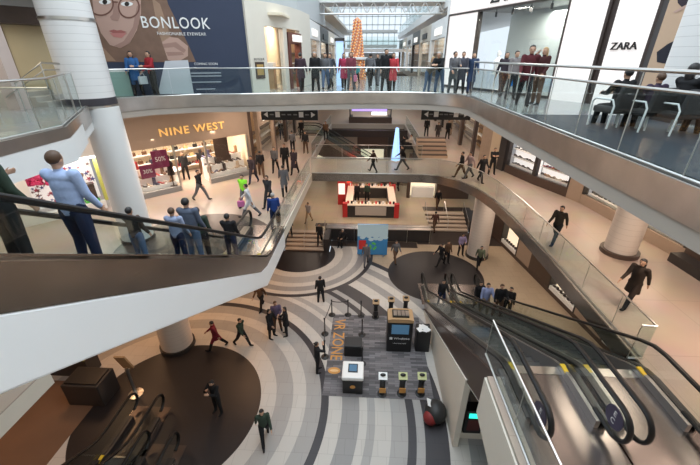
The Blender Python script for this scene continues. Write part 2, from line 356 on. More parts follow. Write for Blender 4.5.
# ------------------------------------------------------------------ ESCALATORS
def escalator(label, x, y0, z0, rise, w=1.0, style='dark', Lb=1.3, Lt=1.9, flip=1, group=None, band=(-.35, .4), truss=1.4, side=(1, 1), decal=False, hh=.95, end=.55):
    """lower comb at local y=0, climbing towards -Y (flip -1) in world"""
    t = thing('escalator', label, 'escalator', (x, y0, z0), PI if flip < 0 else 0, group)
    run = rise / math.tan(R(30)); hw = w / 2
    prof = [(-Lb, 0), (-.35, 0)] + [(s, .3 * ((s + .35) / .7) ** 2 * .68) for s in (0, .35)] + [(run - .35, rise - .205), (run, rise - .05), (run + .35, rise), (run + Lt, rise)]
    SKM = mat('skirt_steel', (.36, .34, .33), .42, .9); PLM = FLOORPL if style != 'black' else mat('plate_dark', (.10, .085, .08), .35, .8)
    OW = .38 if style == 'white' else .26
    def nose(y):
        for (a, za), (b, zb) in zip(prof, prof[1:]):
            if a <= y <= b: return za + (zb - za) * (y - a) / (b - a)
        return 0 if y < 0 else rise
    # steps
    d = .4; ns = int(run / d)
    smb = MB(); smb.box(-hw, hw, -.38, 0, -.25, 0, TREAD); smb.box(-hw, hw, -.385, -.36, -.02, .004, YELLOW if False else DARK)
    first = None
    for i in range(ns + 1):
        yy = .4 + i * d; zz = min(rise, max(0, (i + .5) * rise / (ns + 1)))
        if first is None: first = smb.build('step', t); o = first
        else: o = first.copy(); C.objects.link(o); o.parent = t
        o.location = (0, yy, zz)
    # floor plates with comb
    for a, b, z in ((-Lb - .9, 0.02, 0), (run + .02, run + Lt + 1.2, rise)):
        mb = MB(); mb.box(-hw - .35, hw + .35, a, b, z - .04, z + .012, PLM)
        cy = b if z == 0 else a
        mb.box(-hw, hw, cy - .12, cy + .12, z + .012, z + .022, STEEL); mb.build('floor_plate', t)
    sd = [(-1, side[0]), (1, side[1])]
    for s, big in sd:
        cx = s * (hw + .14)
        # handrail loop
        hp = [(y, nose(y) + hh) for y, _ in prof]; y_a, z_a = hp[0]; y_b, z_b = hp[-1]; rr = .36
        loop = [(y_a - end + rr * math.sin(q) * -1 * 1, z_a - rr + rr * math.cos(q)) for q in [PI * k / 10 for k in range(10, -1, -1)]]
        top = loop + hp + [(y_b + end + rr * math.sin(q), z_b - rr + rr * math.cos(q)) for q in [PI * k / 10 for k in range(0, 11)]]
        low = [(y_b, z_b - 2 * rr), (run, rise + .2), (run - .4, rise - .05)] 
        MB().tube([(cx, y, z) for y, z in top + [(y_b, z_b - 2 * rr)]], .06, RUBBER, 10, .75).build('handrail', t, smooth=True)
        inner = [(y, z - .03) for y, z in top[6:-6]]
        base = [(y, nose(y) + .22) for y, _ in prof]
        poly = [(y, z) for y, z in top[1:-1]] + [(y_b, z_b - 2 * rr + .0)] + base[::-1][0:] + [(y_a, z_a - 2 * rr)]
        MB().prism(poly, cx - .007, cx + .007, GLASS, 'x').build('glass_panel', t)
        # inner skirt and deck
        def strip(z_lo, z_hi, xa, xb, m, nm, ya=None, yb=None, drop=None):
            pr = [(y_a - .3, 0)] + prof[1:-1] + [(y_b + .3, rise)]
            up = [(y, z + z_hi) for y, z in pr]; dn = [(y, z + z_lo) for y, z in pr]
            return MB().prism(up + dn[::-1], min(xa, xb), max(xa, xb), m, 'x').build(nm, t)
        strip(-.2, .22, s * (hw + .005), s * (hw + .10), SKM if style == 'dark' else DARK, 'skirt')
        for yy in (0.25, run + .1):
            ymb = MB(); ymb.box(min(s * (hw + .0), s * (hw + .11)), max(s * (hw + .0), s * (hw + .11)), yy - .14, yy + .14, nose(yy) + .2, nose(yy) + .235, YELLOW); ymb.build('warning_label', t)
        strip(.18, .24, s * (hw + .1), s * (hw + OW), DARK if style != 'white' else BAND, 'deck')
        ox = s * (hw + OW)
        if big == 2:     # tall dressed side: bronze band over white truss
            bt_, zu = [], band[0]
            pr = [(y_a - .3, 0)] + prof[1:-1] + [(y_b + .3, rise)]
            if style == 'white': low = [(y_a - .3, .02), (.35, .02), (1.1, nose(1.1) + zu)] + [(y, z + zu) for y, z in pr if y > 1.2]
            else: low = [(y, z + zu) for y, z in pr]
            MB().prism([(y, z + band[1]) for y, z in pr] + low[::-1], min(ox - s * .1, ox), max(ox - s * .1, ox), BRONZE, 'x').build('side_band', t)
            pr = [(y_a - .3, 0)] + prof[1:-1] + [(y_b + .3, rise)]
            up = low; dn = [(y_a - .3, -.72), (.56, -.72), (run + 1.3, rise - truss), (y_b + .3, rise - truss)]
            MB().prism(up + dn[::-1], min(ox, ox - s * .3), max(ox, ox - s * .3), ESCW, 'x').build('side_cladding', t, bevel=.03)
        else:
            strip(-.45, .2, ox - s * .05, ox, BRONZE if big else DARK, 'side_band')
        if decal:
            for ya, za in ((y_b + end - .02, z_b - rr),):
                mb = MB(); mb.prism([(ya - .05 + .24 * math.cos(q * PI / 10), za + .24 * math.sin(q * PI / 10)) for q in range(20)], cx - .012, cx + .012, mat('decal_violet', (.04, .03, .07), .4), 'x')
                o = mb.build('round_decal', t)
                for sg in (-1, 1):
                    text('E\nC', .17, WHT, o, 'decal_lettering', (cx + sg * .014, ya - .05, za), (PI / 2, 0, sg * PI / 2), .001)
    # truss box under the steps
    pr = [(-Lb - .2, 0)] + prof[1:-1] + [(run + Lt, rise)]
    up = [(y, z - .26) for y, z in pr]; dn = [(-Lb - .2, -.3), (.9, -.3 if side[0] != 2 else -.55), (run + 1.2, rise - truss * .98 + .02), (run + Lt, rise - truss * .98 + .02)]
    if style == 'white': dn[0] = (-Lb - .2, -.72)
    MB().prism(up + dn[::-1], -hw - .3, hw + .3, ESCW if style == 'white' else BROWN, 'x').build('truss', t)
    return t, nose
# tall white escalator, level 2 to level 3
EW, noseW = escalator('tall escalator with white cladding and bronze side band carrying riders', -4.48, 11.35, L2, L3 - L2, 1.0, 'white', 2.2, 2.2, -1, band=(-.42, .27), truss=.67, side=(2, 1), end=.3)
EWX, EWY = -4.48, 11.35
# right pair level 1 to level 2
ERG = 'escalators climbing from the dark round inlay'
EA, noseA = escalator('dark escalator with steel skirts beside the mat with the demo stands', 4.22, 16.6, L1, L2 - L1, 1.14, 'dark', 1.2, 1.2, -1, truss=1.12, side=(1, 2), decal=True, band=(-.62, .22))
EB, noseB = escalator('dark escalator farther from the demo stands, next to the beige floor', 6.02, 16.6, L1, L2 - L1, 1.14, 'dark', 1.2, 1.2, -1, truss=1.12, side=(1, 1))
# lower left pair
EC, noseC = escalator('black escalator beneath the white cladding with the outer newel by the column', -8.45, 7.25, L1, L2 - L1, .8, 'black', 1.2, 1.5, -1, truss=1.3, side=(1, 1))
ED, noseD = escalator('black escalator beneath the white cladding, set back from the dark disc', -7.1, 5.75, L1, L2 - L1, .8, 'black', 1.2, 1.5, -1, truss=1.3, side=(1, 1))
# support wall under the escalator
MB().prism([(16.2, L1), (8.3, L1), (8.3, -9.3), (16.2, -12.75 + .0)], 3.3, 3.5, CREAM, 'x').build('wall_escalator', kind='structure')
MB().prism([(-4, L2 - .1), (6.35, L2 - .1), (6.35, L2 - 1.35), (5.2, L2 - 1.6), (-4, L2 - 1.6)], 2.96, 3.28, CREAM, 'x').build('trim_6', kind='structure')

MB().box(-16, -10.9, -4, 10.4, L1, L1 + .006, mat('floor_brown_stone', (.17, .10, .065), .35, noise=.25, nscale=.7)).build('floor', kind='structure')
# ------------------------------------------------------------------ STAIRS
def stairs(label, x0, x1, y0, n, z0, rise, tread):
    t = thing('staircase', label, 'stairs', ((x0 + x1) / 2, y0, z0)); w = (x1 - x0) / 2
    st = mat('stair_stone', (.56, .46, .37), .5); nz = mat('stair_nosing', (.10, .07, .055), .5)
    for i in range(n):
        mb = MB(); mb.box(-w, w, i * tread, n * tread + .02, i * rise, (i + 1) * rise, st); mb.box(-w, w, i * tread - .012, i * tread, i * rise, i * rise + rise * .4, nz); mb.build('step', t)
    for s in (-w + .05, 0, w - .05):
        MB().tube([(s, .1, 0), (s, .1, .95), (s, n * tread, n * rise + .95), (s, n * tread, n * rise)], .022, STEEL).build('handrail', t)
    return t
stairs('short flight of pale steps below the tall white escalator landing', -5.9, -3.05, 22.45, 5, L1, .17, .35)
stairs('wide flight of pale steps next to the round column with display windows', 4.9, 8.2, 26.1, 5, L1, .17, .44)
# dark planter wall between
t = thing('retaining_wall', 'dark low wall with steel top behind the upright poster', 'wall', (1.1, 24.5, L1))
MB().box(-4.1, 3.8, -.25, .4, 0, 1.0, DARK).build('body', t); MB().box(-4.15, 3.85, -.3, .5, 1.0, 1.06, BAND).build('top', t)
MB().tube([(-4.1, -.4, 1.3), (3.8, -.4, 1.3)], .025, STEEL).build('handrail', t)
for x in (-4, -2, 0, 2, 3.7): MB().cyl((x, -.4), .018, 0, 1.3, STEEL, 8).build('post', t)
MB().box(-3.05, -2.65, 22.45, 24.3, L1, L1U + .15, DARK).build('wall_stair', kind='structure')
MB().box(-15, -5.95, 22.45, 24.3, L1, L1U, DARK).build('wall_stairside', kind='structure')
MB().box(8.25, 12, 26.1, 28.4, L1, L1U + .15, DARK).build('wall_steps', kind='structure')

# ------------------------------------------------------------------ OUTER WALLS of the levels
wl = MB(); wl.box(-16.2, -16, -4, 22.5, L1, SL2, BEIGE); wl.build('wall_left', kind='structure')
MB().box(-22, 14, 42, 42.2, L1U, SL2, BROWN).build('wall_back', kind='structure')
MB().box(-24, -17, 6, 6.2, L2, SL3, BEIGE).build('wall_left', kind='structure')
MB().box(-22, 16, -4.2, -4, L1, 9, CREAM).build('wall_rear', kind='structure')

# ------------------------------------------------------------------ WALL FRAMES
class Wall:
    """vertical wall from A to B; local x along it, local y into it, z from the floor"""
    def __init__(s, A, B, z): s.A = A; s.B = B; s.z = z; s.r = ang(A, B); s.L = dist(A, B)
    def p(s, x, y):
        d = ray(x, y); n = Vector((s.B[1] - s.A[1], s.A[0] - s.B[0])); t = (n.x * s.A[0] + n.y * s.A[1]) / (n.x * d.x + n.y * d.y); q = d * t
        return ((q.x - s.A[0]) * math.cos(s.r) + (q.y - s.A[1]) * math.sin(s.r), q.z - s.z)
    def thing(s, name, label, cat, group=None): return thing(name, label, cat, (s.A[0], s.A[1], s.z), s.r, group)
    def w(s, u, d, z=0): return (s.A[0] + u * math.cos(s.r) - d * math.sin(s.r), s.A[1] + u * math.sin(s.r) + d * math.cos(s.r), s.z + z)
    def struct(s, mb, name): return mb.build(name, kind='structure', loc=(s.A[0], s.A[1], s.z), rot=s.r)
LIGHTS = []
def area(loc, size, power, col=(1, .8, .6), rot=(0, 0, 0), sy=None, spread=PI):
    l = bpy.data.lights.new('area_lamp', 'AREA'); l.energy = power; l.color = col; l.size = size
    if sy: l.shape = 'RECTANGLE'; l.size_y = sy
    o = bpy.data.objects.new('area_lamp', l); C.objects.link(o); o.location = loc; o.rotation_euler = rot; LIGHTS.append(o)
    if col[2] < .75: l.energy *= .74
    return o
WARM = (1, .80, .64)

# shoe used in the display windows
def shoe_mesh(m):
    mb = MB()
    mb.prism([(-.13, .075), (-.12, .10), (-.05, .085), (.04, .04), (.13, .035), (.145, .012), (.13, 0), (.03, 0), (-.05, .05), (-.10, .055), (-.11, 0), (-.13, 0)], -.04, .04, m, 'y')
    return mb
def boot_mesh(m):
    mb = MB(); mb.prism([(-.07, .34), (.05, .34), (.04, .12), (.10, .07), (.16, .05), (.17, .01), (.04, 0), (-.03, .03), (-.05, 0), (-.09, 0), (-.08, .12)], -.045, .045, m, 'y'); return mb
SHCOL = [(.03, .02, .02), (.3, .03, .03), (.35, .2, .1), (.5, .4, .3), (.06, .06, .12), (.16, .09, .05), (.6, .55, .5)]
PROTO = {}
def shoe(loc, rot, label, group, k=None, scale=1.3, boot=False):
    k = random.randrange(len(SHCOL)) if k is None else k
    key = (k, boot)
    if key not in PROTO:
        o = (boot_mesh if boot else shoe_mesh)(mat('leather_%d' % k, SHCOL[k], .4)).build('boot' if boot else 'shoe'); PROTO[key] = o
    else: o = PROTO[key].copy(); C.objects.link(o)
    o.location = loc; o.rotation_euler = (0, 0, rot); o.scale = (scale,) * 3
    tag(o, label, 'boot' if boot else 'shoe', group)

BAGR = (.3, .03, .04)
# ---- NINE WEST
NW = Wall((-12.25, 17.2), (-7.4, 22.35), L2)
H2 = SL3 - L2
t = NW.thing('storefront', 'taupe shoe shop front with gold letters above its lit windows', 'storefront')
wl_, wr_ = NW.p(134, 170)[0], NW.p(187, 170)[0]; d2, w2r = NW.p(216, 165)[0], NW.p(250, 160)[0]
mb = MB(); mb.box(-.15, NW.L + .1, 0, .25, 2.6, H2, TAUPE); mb.box(-.15, max(.02, wl_ - .3), 0, .25, 0, 2.6, TAUPE); mb.box(w2r, NW.L + .1, 0, .25, 0, 2.6, TAUPE); mb.box(NW.L - .05, NW.L + .12, -.08, .3, 0, H2, BROWN)
mb.build('fascia', t)
a0 = max(.02, wl_ - .3); doorL = a0 + 2.35; doorR = doorL + 1.75
MB().box(a0, doorL, .0, .3, 0, .28, GREY).build('sill', t); MB().box(doorR, w2r, 0, .3, 0, .28, GREY).build('sill', t)
MB().box(a0, doorL, .08, .1, .28, 2.6, SGLASS).build('glass_pane', t); MB().box(doorR, w2r, .08, .1, .28, 2.6, SGLASS).build('glass_pane', t)
for u_ in (doorL, doorR, w2r - .03): MB().box(u_ - .04, u_ + .04, 0, .12, 0, 2.6, STEEL).build('mullion', t)
CREAML = mat('shop_cream', (.85, .75, .58), .6)
MB().box(-.1, NW.L, 4.2, 4.35, 0, H2, CREAML).box(-.1, .0, .3, 4.2, 0, H2, CREAML).box(NW.L - .1, NW.L, .3, 4.2, 0, H2, CREAML).box(0, NW.L, .3, 4.2, 3.1, 3.2, CREAML).build('interior_wall', t)
text('NINE WEST', .56, mat('gold_glow', (.9, .55, .18), .4, emit=.35), t, 'lettering', (NW.L * .5 + .08, -.05, 3.3), ext=.04, sx=1.12, bold=.004, space=1.16)
gl = MB()
for k in range(5):
    for (ua, ub) in ((.2, 3.0), (3.3, NW.L - .3)): gl.box(ua, ub, 3.85, 4.2, .35 + k * .5, .38 + k * .5, WHT)
gl.build('wall_shelf', t)
tb = NW.thing('display_table', 'white oval display table inside the shoe shop doorway', 'table')
MB().lathe([(.05, 0), (.45, .02), (.3, .7), (.6, .72), (.6, .78)], WHT, (doorL + .2, 2.0, 0), 20).build('table_body', tb, smooth=True)
for k in range(5):
    for j in range(9):
        u = .45 + j * .31 if j < 8 else 2.9
        shoe(NW.w(u, 4.02, .385 + k * .5), NW.r + R(20), 'shoe on the long white wall shelves inside the shoe shop', 'shoes on the shop wall shelves')
    for j in range(9): shoe(NW.w(3.5 + j * .33, 4.02, .385 + k * .5), NW.r + R(-20), 'shoe on the long white wall shelves inside the shoe shop', 'shoes on the shop wall shelves')
for k in range(4):
    for j in range(10):
        u = .5 + j * .62; q = NW.thing('handbag', 'handbag on the upper wall shelves inside the shoe shop', 'handbag', 'handbags on the shop wall shelves'); cm = colmat(random.choice([(.1, .05, .03), BAGR, (.02, .02, .02), (.45, .3, .15)]))
        if k % 2: q.location = NW.w(u + .31, 3.55, .45 + .55 * k); 
        else: q.location = NW.w(u, 3.5, .45 + .55 * k)
        MB().box(-.13, .13, -.06, .06, 0, .2, cm).build('bag_body', q); MB().tube([(-.08, 0, .2), (-.05, 0, .32), (.05, 0, .32), (.08, 0, .2)], .012, cm, 5).build('handle', q)
MBs = MB()
for k in range(4): MBs.box(.2, NW.L - .3, 3.35, 3.65, .42 + .55 * k, .45 + .55 * k, WHT)
MBs.build('wall_shelf', t)
q = NW.thing('mannequin', 'dark dressed mannequin standing beside the sale posters in the window', 'mannequin')
MB().lathe([(.2, 0), (.2, .03), (.03, .04), (.03, .6), (.2, .65), (.14, 1.05), (.2, 1.3), (.1, 1.45), (.05, 1.5), (.09, 1.6), (.08, 1.72), (.01, 1.78)], colmat((.03, .02, .02)), (doorL - .3, .35, .28), 16).build('body', q, smooth=True)
# window plinths with shoes
for u0, u1, nm in ((a0 + .1, doorL - .1, 'under the sale posters'), (doorR + .1, w2r - .1, 'beside the shop pier')):
    for k in range(3):
        t2 = NW.thing('display_plinth', ['low', 'middle', 'tall'][k] + ' white stepped plinth in the shoe shop window ' + nm, 'plinth')
        MB().box(u0, u1, .35 + .3 * k, .62 + .3 * k, 0, .5 + .42 * k, WHT).build('plinth_body', t2)
        n = int((u1 - u0) / .3)
        for j in range(n):
            shoe(NW.w(u0 + .15 + j * .3, .48 + .3 * k, .5 + .42 * k), NW.r + R(random.choice((-70, -30, 200))), 'shoe or boot on a stepped window plinth ' + nm, 'shoes in the window ' + nm, boot=(j + k) % 3 == 0)
for (px, py, txt, w, h) in ((161, 159.5, '50%', .82, .95), (148.5, 172, '30%', .72, .72)):
    u, z = NW.p(px, py); u = max(u, a0 + w * .55)
    t2 = NW.thing('sale_poster', ('big magenta 50% sale poster hanging in the shoe shop window' if txt == '50%' else 'lower magenta 30% sale poster by the shoe shop wall'), 'poster')
    MB().box(u - w / 2, u + w / 2, .12, .15, z - h / 2, z + h / 2, MAG).build('panel', t2); text(txt, .42 * w, WHT, t2, 'lettering', (u, .115, z), ext=.002, sx=.95)
t2 = NW.thing('dark_poster', 'tall dark brown photo panel in the shoe shop window', 'poster'); u, z = NW.p(226, 146)
MB().box(u - .45, u + .45, .7, .74, 1.05, 2.5, BROWN).build('panel', t2)
area(NW.w(1.4, 1.4, 3.05), 2.2, 260, WARM, sy=2); area(NW.w(4.6, 1.4, 3.05), 2.4, 300, WARM, sy=2)

# ---- floral display window on the far left of level 2
SW = Wall((-17.6, 11.2), (-12.5, 16.95), L2)
t = SW.thing('storefront', 'white storefront with a pale flower-printed display window by the big column', 'storefront')
ur, zt = SW.p(92, 158); ul = SW.p(25, 180)[0]; ur2 = SW.p(110, 205)[0]; ur = min(ur, ur2)
MB().box(-.5, SW.L, 0, .25, zt, H2, WHITE).box(ur + .25, SW.L + .3, 0, .25, 0, zt, WHITE).box(ul, ur, 0, .25, 0, .4, WHITE).box(-.5, ul, 0, .25, 0, zt, WHITE).build('facade', t)
MB().box(ur, ur + .25, .02, .2, .4, zt, mat('lime_strip', (.5, .52, .12), .5)).build('edge_panel', t)
MB().box(ul, ur, .08, .1, .4, zt, SGLASS).build('glass_pane', t)
fp = MB(); fp.box(ul, ur, .9, .95, .4, zt + .2, COOLLIT)
fcols = [colmat((.12, .1, .3)), colmat((.5, .08, .12)), colmat((.25, .12, .1)), colmat((.75, .35, .4)), colmat((.35, .35, .45))]
for i in range(90):
    u = random.uniform(ul + .1, ur - .1); z = random.uniform(.5, zt); r = random.uniform(.05, .16); m = random.choice(fcols[:3] if random.random() < .7 else fcols)
    a0_ = random.random() * 6; fp.prism([(u + r * (1 if q % 2 else .35) * math.cos(a0_ + q * PI / 5), z + r * (1 if q % 2 else .35) * math.sin(a0_ + q * PI / 5)) for q in range(10)], .88, .9, m, 'y')
fp.build('floral_backdrop', t)
t2 = SW.thing('flower_bunch', 'bright pink flower bunch in the pale display window', 'flowers')
mb = MB(); u, z = SW.p(38, 183)
for i in range(26): mb.blob((u + random.uniform(-.45, .45), .6 + random.uniform(-.15, .15), z + random.uniform(-.25, .25)), (.13, .11, .11), mat('pink_petal', (.8, .05, .2), .6), 6, 4)
mb.build('petals', t2)
t2 = SW.thing('display_crate', 'brown wooden crate with green base in the display window corner', 'crate'); u, z = SW.p(101, 200)
MB().box(min(u, ur) - .55, min(u, ur) - .05, .2, .6, .4, 1.3, BROWN).build('crate_body', t2); MB().box(min(u, ur) - .6, min(u, ur), .15, .62, .4, .52, GREENP).build('crate_base', t2)
area(SW.w(ul + 2, .55, zt + .1), 3.0, 70, (1, .95, .9), sy=.5)

# ---- LEVEL 3: banner wall
BN = Wall((-12.2, 15.15), (-5.45, 17.5), L3)
t = BN.thing('advertising_banner', 'huge navy eyewear banner with a bespectacled face covering the upper wall', 'banner')
MB().box(1.15, BN.L, 0, .2, -.0, 5.2, NAVY).build('panel', t)
fm = MB()
SKT = mat('print_skin', (.50, .33, .27), .8); SKS = mat('print_skin_shade', (.36, .22, .18), .8); HR1 = mat('print_hair', (.20, .12, .085), .8, noise=.3, nscale=3); HR2 = mat('print_hair_light', (.34, .22, .15), .8, noise=.25, nscale=3)
def pp(px, py): return BN.p(px, py)
def poly(pts, d, m): fm.prism([pp(*q) for q in pts], -d, -d + .004, m, 'y')
def ell(cx, cy, rx, ry, d, m, a=0, n=28):
    poly([(cx + rx * math.cos(2 * PI * k / n) * math.cos(a) - ry * math.sin(2 * PI * k / n) * math.sin(a), cy + rx * math.cos(2 * PI * k / n) * math.sin(a) + ry * math.sin(2 * PI * k / n) * math.cos(a)) for k in range(n)], d, m)
poly([(72, -22), (98, -44), (140, -34), (166, -4), (172, 20), (164, 48), (150, 62), (100, 62), (88, 30)], .006, HR1)
poly([(150, -10), (168, 4), (188, 44), (196, 62), (150, 62), (146, 30)], .010, HR1)
poly([(152, -2), (160, 4), (172, 40), (176, 60), (168, 60), (158, 30)], .013, HR2)
poly([(84, -6), (90, 20), (100, 44), (116, 61), (104, 61), (92, 42), (84, 20)], .013, HR2)
poly([(100, -22), (130, -22), (141, -4), (141, 14), (137, 30), (130, 43), (120, 48), (110, 45), (101, 33), (94, 14), (92, -4)], .014, SKT)
poly([(137, 6), (141, 4), (139, 24), (130, 43), (121, 48), (114, 46), (124, 41), (133, 27)], .018, SKS)
poly([(104, -26), (146, -20), (143, 8), (139, -6), (128, -16), (110, -18), (94, -2), (91, -6)], .020, HR1)
ell(105, 2, 6, 2.5, .020, WHT); ell(127, 4, 6, 2.3, .020, WHT); ell(105, 2, 2.4, 2.4, .023, EYE); ell(127, 4, 2.4, 2.3, .023, EYE)
poly([(98, -4), (110, -6), (112, -4), (100, -1)], .022, HR1); poly([(121, -4), (133, -2), (134, 1), (122, -2)], .022, HR1)
poly([(114, 2), (117, 2), (120, 17), (118, 21), (112, 20), (110, 17), (113, 14)], .022, SKS)
poly([(109, 31), (114, 29.5), (117, 30.5), (121, 30), (127, 32), (121, 34), (113, 33)], .022, mat('print_lip_dark', (.34, .11, .10), .7)); poly([(110, 33), (127, 33), (122, 38), (114, 37)], .023, mat('print_lip', (.5, .2, .18), .7))
def ringp(cx, cy, rx, ry, w, d, m):
    n = 30
    for k in range(n):
        a, b = 2 * PI * k / n, 2 * PI * (k + 1) / n
        poly([(cx + rx * math.cos(a), cy + ry * math.sin(a)), (cx + rx * math.cos(b), cy + ry * math.sin(b)), (cx + (rx - w) * math.cos(b), cy + (ry - w) * math.sin(b)), (cx + (rx - w) * math.cos(a), cy + (ry - w) * math.sin(a))], d, m)
GLF = mat('print_glasses', (.16, .07, .05), .6)
ringp(101, 4, 13, 12, 1.5, .026, GLF); ringp(129, 7, 11, 11.5, 1.5, .026, GLF)
poly([(113, 1), (118, 1.5), (118, 3), (113, 3)], .026, GLF)
poly([(162, 42), (170, 37), (178, 38), (188, 46), (188, 56), (178, 62), (168, 60)], .016, SKT)   # hand
poly([(163, 44), (176, 42), (186, 50), (184, 53), (174, 47), (164, 48)], .019, SKS); poly([(166, 52), (182, 52), (184, 55), (168, 56)], .019, SKS)
poly([(165, 61), (188, 60), (194, 94), (158, 94)], .017, mat('print_sleeve', (.6, .62, .66), .8))
fm.build('portrait_print', t)
u, z = pp(176, 23.5); text('BONLOOK', .58, WHT, t, 'lettering', (u, -.03, z), ext=.004, sx=.86, bold=.004, space=1.1)
u, z = pp(182, 34); text('FASHIONABLE EYEWEAR', .165, WHT, t, 'lettering', (u, -.03, z), ext=.004, space=1.05)
for i, (s_, q) in enumerate((('COMING SOON', .135), (1.0, .06), (1.25, .04), (1.3, .04), (1.3, .04), (.8, .04))):
    u, z = pp(206, [64, 68, 73, 76, 82, 89][i])
    if i == 0: text(s_, q, WHT, t, 'lettering', (u, -.03, z), ext=.002)
    else: MB().box(u - s_ / 2, u + s_ / 2, -.03, -.028, z - q / 2, z + q / 2, mat('print_text', (.5, .52, .58), .7)).build('text_line', t)
# hoarding left of the big column and teal door panel
t = BN.thing('hoarding_door', 'pale teal door panel at the foot of the eyewear banner', 'door')
u0, u1 = pp(104, 80)[0], pp(130, 80)[0]
MB().box(u0, u1, -.06, 0, 0, pp(115, 72)[1], mat('pale_teal', (.30, .46, .42), .5)).build('leaf', t); MB().box(u0 - .05, u1 + .05, -.07, 0, pp(115, 72)[1], pp(115, 70)[1], WHT).build('door_head', t)

t = thing('stair_handrail', 'bright steel double handrail of a few steps by the tan panelled storefront', 'handrail', (0, 11, 0))
MB().tube([(-12.2, 0, -.84), (-9.63, 0, -.83)], .028, STEEL).build('rail', t)
MB().tube([(-10.76, .15, -.72), (-9.69, .15, -.15), (-9.16, .15, -.18)], .028, STEEL).build('rail', t); MB().tube([(-11.21, .15, -1.12), (-9.67, .15, -.34), (-9.22, .15, -.34)], .022, STEEL).build('rail', t)
for x, z_ in ((-10.7, -.75), (-9.7, -.2), (-11.6, -.84)): MB().cyl((x, .1), .018, L3, z_, STEEL, 8).build('post', t)
for k in range(3): tag(MB().box(-14.2, -10.7 - .35 * k, 12.0 + .0, 13.2, L3 + .15 * k, L3 + .15 * (k + 1), mat('stair_stone_upper', (.45, .42, .38), .5)).build('stair_tread'), ['lowest', 'middle', 'top'][k] + ' pale step beside the tan panelled storefront', 'step')
# far-left upper shop behind the gallery
LW = Wall((-19, 6.5), (-12.2, 15.15), L3)
t = LW.thing('storefront', 'closed tan panelled storefront behind the big white column', 'storefront')
mb = MB(); mb.box(-1, LW.L, 0, .2, 0, 2.9, mat('tan_panel', (.50, .42, .27), .5, noise=.08, nscale=1)); mb.build('panel', t)
for u in [k * 1.35 for k in range(0, 9)]: MB().box(u - .03, u + .03, -.03, 0, 0, 2.9, mat('panel_seam', (.25, .19, .11), .5)).build('mullion', t)
MB().box(-1, LW.L, -.5, .1, 2.55, 3.1, BROWN).box(-1, LW.L - 2.2, -1.1, -.5, 2.8, 3.3, BROWN).build('canopy', t)
MB().box(-24, -11.2, 2, 22, 2.2, 2.5, mat('tan_ceiling', (.52, .44, .33), .6)).build('ceiling', kind='structure')
MB().box(-11.35, -10.95, 11.2, 11.6, L3, 6, mat('pink_pilaster', (.52, .42, .38), .5)).build('column', kind='structure')

area(LW.w(7, -2.5, 2.6), 1.6, 90, (1, .85, .65), sy=5)  # fill lamp added to brighten the tan panelled wall
# curved cream facade with two shops
path = [(-5.45, 17.5), (-5.0, 18.1), (-4.5, 19.1), (-4.1, 20.4), (-3.85, 22), (-3.7, 24)]
cf = thing('storefront', 'curved cream storefront next to the navy banner on the upper level', 'storefront', (0, 0, L3))
band_along(dens(path, .4), 2.75, 3.7, CREAM, .25, 0, 'fascia', None, cf)
def seg(i, f0, f1):
    a, b = path[i], path[i + 1]; return [(a[0] + (b[0] - a[0]) * f0, a[1] + (b[1] - a[1]) * f0), (a[0] + (b[0] - a[0]) * f1, a[1] + (b[1] - a[1]) * f1)]
band_along([path[0], path[1], seg(1, 0, .18)[1]], 0, 2.8, CREAM, .25, 0, 'facade', None, cf)
band_along([seg(1, .18, 1)[0], path[2], seg(2, 0, .35)[1]], .0, 2.8, SGLASS, .03, 0, 'glass_pane', None, cf)
band_along([seg(2, .35, 1)[0], seg(2, .35, .62)[1]], 0, 2.8, CREAM, .25, 0, 'facade', None, cf)
band_along([seg(2, .62, 1)[0], seg(2, .62, .8)[1]], 0, 2.6, REDWOOD, .3, .05, 'door_frame', None, cf)
band_along([seg(3, .55, 1)[0], seg(3, .55, .75)[1]], 0, 2.6, REDWOOD, .3, .05, 'door_frame', None, cf)
band_along([seg(2, .62, 1)[0], path[3], seg(3, .0, .75)[1]], 2.1, 2.6, REDWOOD, .3, .05, 'door_frame', None, cf)
band_along([seg(3, .75, 1)[0], path[4], path[5]], 0, 2.8, CREAM, .25, 0, 'facade', None, cf)
MB().box(-9.5, -5.6, 21.0, 21.2, 0, 3.2, TAN).box(-5.7, -5.6, 21.0, 26, 0, 3.2, CREAML).box(-10, -4.0, 18.5, 26, 3.2, 3.3, CREAML).build('interior_wall', cf)
bt = Wall(path[0], path[1], L3); u, z = bt.p(254, 68)
k_ = bt.thing('brass_plaque', 'small brown square plaque on the cream wall beside the navy banner', 'plaque'); MB().box(bt.L * .3, bt.L * .95, -.17, -.13, z - .45, z + .25, BROWN).build('plate', k_)
MB().box(bt.L * .3 + .06, bt.L * .95 - .06, -.18, -.17, z - .3, z + .15, GOLD).build('emblem', k_); text('BOTEQUE', .13, BLACK, k_, 'lettering', (bt.L * .62, -.17, z + .36), ext=.003)
st_ = Wall(path[3], path[4], L3)
o = text('SALON', .42, WSCREEN, None, 'sign_lettering'); 
bpy.data.objects.remove(o)
k_ = st_.thing('shop_sign', 'small white lit sign over the dark red doorway', 'sign'); MB().box(-.3, .9, -.35, -.25, 2.2, 2.5, WSCREEN).build('sign_panel', k_)
t = thing('display_counter', 'white jewellery counter behind the curved shop glass', 'counter', (-5.6, 19.9, L3)); MB().box(-.7, .7, -.3, .3, 0, .95, TAN).build('body', t); MB().box(-.72, .72, -.32, .32, .95, 1.25, WHT).build('top', t)
t = thing('wall_cabinet', 'dark brown display cabinet inside the curved shop', 'cabinet', (-6.9, 20.7, L3)); MB().box(-.8, .8, -.25, .2, 0, 1.9, BROWN).build('body', t); MB().box(-.6, .6, -.27, -.25, 1, 1.7, WARMLIT).build('lit_niche', t)
area((-6, 19.8, L3 + 3.1), 1.5, 220, WARM); area((-5.2, 22.5, L3 + 3.1), 1, 120, WARM)

